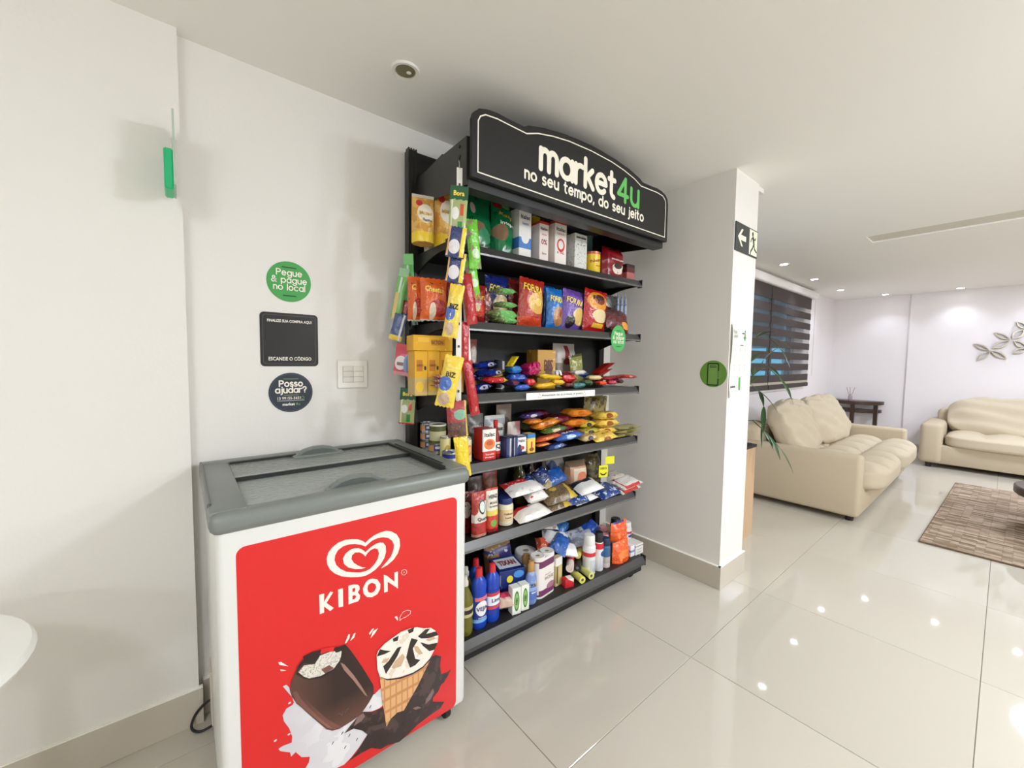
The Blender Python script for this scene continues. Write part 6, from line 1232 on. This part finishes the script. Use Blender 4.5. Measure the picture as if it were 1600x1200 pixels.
# left upright
TBG = mat((110, 196, 110), .25, layers=(('r', .3, .5, .3, .95, (214, 226, 220)), ('r', .32, .52, .05, .4, (60, 150, 140)), ('b', 'x', .7, .76, (80, 170, 80))))
hang('toothbrush_pack', 'green toothbrush pack hanging highest on the left upright', 'packet', ls_, (-.052,1.875), .06, .048, .235, .012, TBG, -35, -2, (.2, mat((126, 206, 124), .4)))
hang('toothbrush_pack', 'green and yellow toothbrush pack tilted on the left upright', 'packet', ls_, (-.083,1.797), .085, .046, .235, .012, mat((120, 190, 100), .25, layers=(('r', .1, .45, .0, .6, (232, 200, 130)), ('r', .3, .5, .6, .95, (222, 230, 222)))), -35, 11, (.15, mat((150, 196, 150), .4)))
hang('blue_yellow_packet', 'tilted blue packet with a yellow foot on the left upright', 'packet', ls_, (-.1,1.583), .085, .06, .12, .016, foil((70, 90, 140), ('b', 'z', 0, .2, (236, 206, 70)), ('b', 'x', .7, .85, (222, 222, 216)), ('n', 50, .64, (120, 140, 180))), -35, 15)
hang('slim_packet', 'slim red and blue packet behind the toothbrush packs', 'packet', ls_, (-.062,1.653), .055, .03, .15, .012, foil((60, 80, 130), ('b', 'z', .6, 1, (176, 70, 60))), -35, 12)
hang('slim_packet', 'small teal packet right of the toothbrush packs', 'packet', ls_, (-.04,1.642), .07, .028, .10, .012, foil((110, 150, 140), ('b', 'x', .5, .8, (60, 90, 90))), -35, -8)
RAZ = mat((214, 90, 104), .3, layers=(('e', .42, .48, .36, .26, (234, 232, 234)), ('e', .8, .5, .2, .34, (130, 160, 206)), ('r', .2, .6, .38, .5, (150, 110, 120)), ('b', 'z', .0, .16, (222, 160, 170))))
hang('razor_pack', 'front pink and white razor pack on the left upright', 'packet', ls_, (-.088,1.447), .095, .075, .145, .02, RAZ, -35, 8, (.18, mat((206, 60, 76), .4)))
hang('razor_pack', 'rear bright pink razor pack on the left upright', 'packet', ls_, (-.056,1.427), .068, .068, .19, .016, mat((226, 90, 120), .3, layers=(('b', 'z', .0, .1, (206, 90, 110)), ('b', 'z', .1, .2, (226, 196, 200)), ('b', 'z', .6, 1, (60, 70, 120)))), -35, -10)
hang('plug_packet', 'green carded packet with a white plug, lowest on the left upright', 'packet', ls_, (-.066,1.242), .085, .075, .17, .02, TRANSP, -35, 4, (.32, CARDG), [('Bora', -.02, -.17, .6, .11, YD)])

# ================================================================== SETTLE: nothing may sit inside its neighbour or its shelf
from mathutils.bvhtree import BVHTree
def settle():
    bpy.context.view_layer.update()
    kids = {}
    for o in COL.objects:
        if o.parent: kids.setdefault(o.parent, []).append(o)
    def geo(o):
        V = []; F = []
        st = [o]
        while st:
            q = st.pop(); st += kids.get(q, [])
            if q.type != 'MESH' or q.name.startswith(('lettering', 'printed')): continue
            n = len(V); mw = q.matrix_world
            V += [mw @ v.co for v in q.data.vertices]; F += [tuple(i+n for i in p.vertices) for p in q.data.polygons]
        return V, F
    def tree(V, F, d=Vector((0, 0, 0))): return BVHTree.FromPolygons([v+d for v in V], F)
    def aabb(V): return (Vector((min(v[i] for v in V) for i in range(3))), Vector((max(v[i] for v in V) for i in range(3))))
    def near(a, b, d): return all(a[0][i]+d[i] < b[1][i]+.001 and b[0][i] < a[1][i]+d[i]+.001 for i in range(3))
    skip = ('shelf_unit', 'ice_cream', 'round_', 'square_', 'paper_', 'switch', 'exit', 'recessed', 'ceiling', 'two_', 'long_', 'patch', 'coffee_table', 'console', 'reed', 'zebra', 'leaf', 'tall_pl', 'side_t', 'camera', 'gift_bow', 'hanging_strip')
    items = [o for o in COL.objects if not o.parent and 'label' in o and not o.name.startswith(skip)]
    ud = Vector((math.cos(TH), -math.sin(TH), 0)); vd = Vector((-math.sin(TH), -math.cos(TH), 0)); zd = Vector((0, 0, 1))
    placed = []
    for o in COL.objects:
        if o.name.startswith(('shelf_unit', 'ice_cream_freezer', 'hanging_strip')) and not o.parent:
            V, F = geo(o); placed.append((tree(V, F), aabb(V)))
    info = []
    for o in items:
        V, F = geo(o); bb = aabb(V); hangs = o.get('group') in (MS, ls_)
        flat = not hangs and o.name.split('.')[0] in LAYS
        if not hangs:
            base = max([q for q in SZ.values() if q <= bb[0].z+.045] or [.1476])
            if bb[0].z < base: 
                d = zd*(base+.0002-bb[0].z); o.location += d; V = [v+d for v in V]; bb = aabb(V)
        info.append((2 if hangs else 1 if flat else 0, round(bb[0].z, 3) if flat else (o.location-Vector((OX, OY, 0))).dot(vd if hangs else -vd), o, V, F, bb))
    info.sort(key=lambda t: (t[0], t[1]))
    left = 0
    for kind, _, o, V, F, bb in info:
        if kind == 0: cand = [ud*a+vd*b for b in (0, -.008, .008, -.016, .016, -.026, .026, -.04, .04) for a in (0, .003, -.003, .006, -.006, .01, -.01)]
        elif kind == 1: cand = [zd*c+vd*b+ud*a for b in (0, -.012, .012, -.025) for a in (0, .01, -.01) for c in (0, .003, .006, .01, .015, .02, .028, .036, .045)]
        else: cand = [vd*b+ud*a for a in (0, .008, -.008, .016, -.016) for b in (0, .006, .012, .018, .026, .036, .05, -.008)]
        cand.sort(key=lambda d: d.length)
        nb = [p for p in placed if near(bb, p[1], Vector((0, 0, 0))) or all(bb[0][i]-.06 < p[1][1][i] and p[1][0][i] < bb[1][i]+.06 for i in range(3))]
        best = None; loc = o.location.copy()
        for sc in ((1, 1, 1), (.93, .93, 1), (.85, .85, 1), (.74, .74, 1)) if kind == 0 else ((1, 1, 1), (.92, .92, .85), (.84, .84, .7), (.75, .75, .55)):
            if sc[0] < 1:
                R3 = o.matrix_world.to_3x3(); S3 = R3 @ Matrix.Diagonal(sc) @ R3.inverted(); W = [loc+S3 @ (v-loc) for v in V]
            else: W = V
            for d in cand:
                hit = [p for p in nb if near(bb, p[1], d)]
                if not hit: best = d; break
                T_ = tree(W, F, d)
                if not any(T_.overlap(p[0]) for p in hit): best = d; break
            if best is not None:
                V = W; o.scale = sc; break
        if best is None: best = Vector((0, 0, 0)); left += 1
        o.location += best
        placed.append((tree(V, F, best), (bb[0]+best, bb[1]+best)))
    return left
LAYS = {'wafer_packet', 'green_snack_packet', 'blue_candy_bag', 'gold_candy_bag', 'yellow_candy_bag', 'red_candy_box', 'dark_candy_bag', 'red_sweet_packet', 'pink_sweet_bag', 'silver_wafer', 'yellow_bar', 'white_bar', 'teal_bar', 'green_bar', 'navy_packet', 'cream_bar', 'orange_bar', 'pink_bar', 'brown_bar', 'red_snack_packet', 'biscuit_packet', 'sugar_bag', 'flour_packet', 'flour_bag', 'pasta_packet', 'bean_bag', 'rice_bag', 'salt_bag', 'red_white_packet', 'sponge_pack', 'plastic_pack', 'wrapped_roll', 'rubber_glove'}
UNSETTLED = settle()
print('unsettled', UNSETTLED)
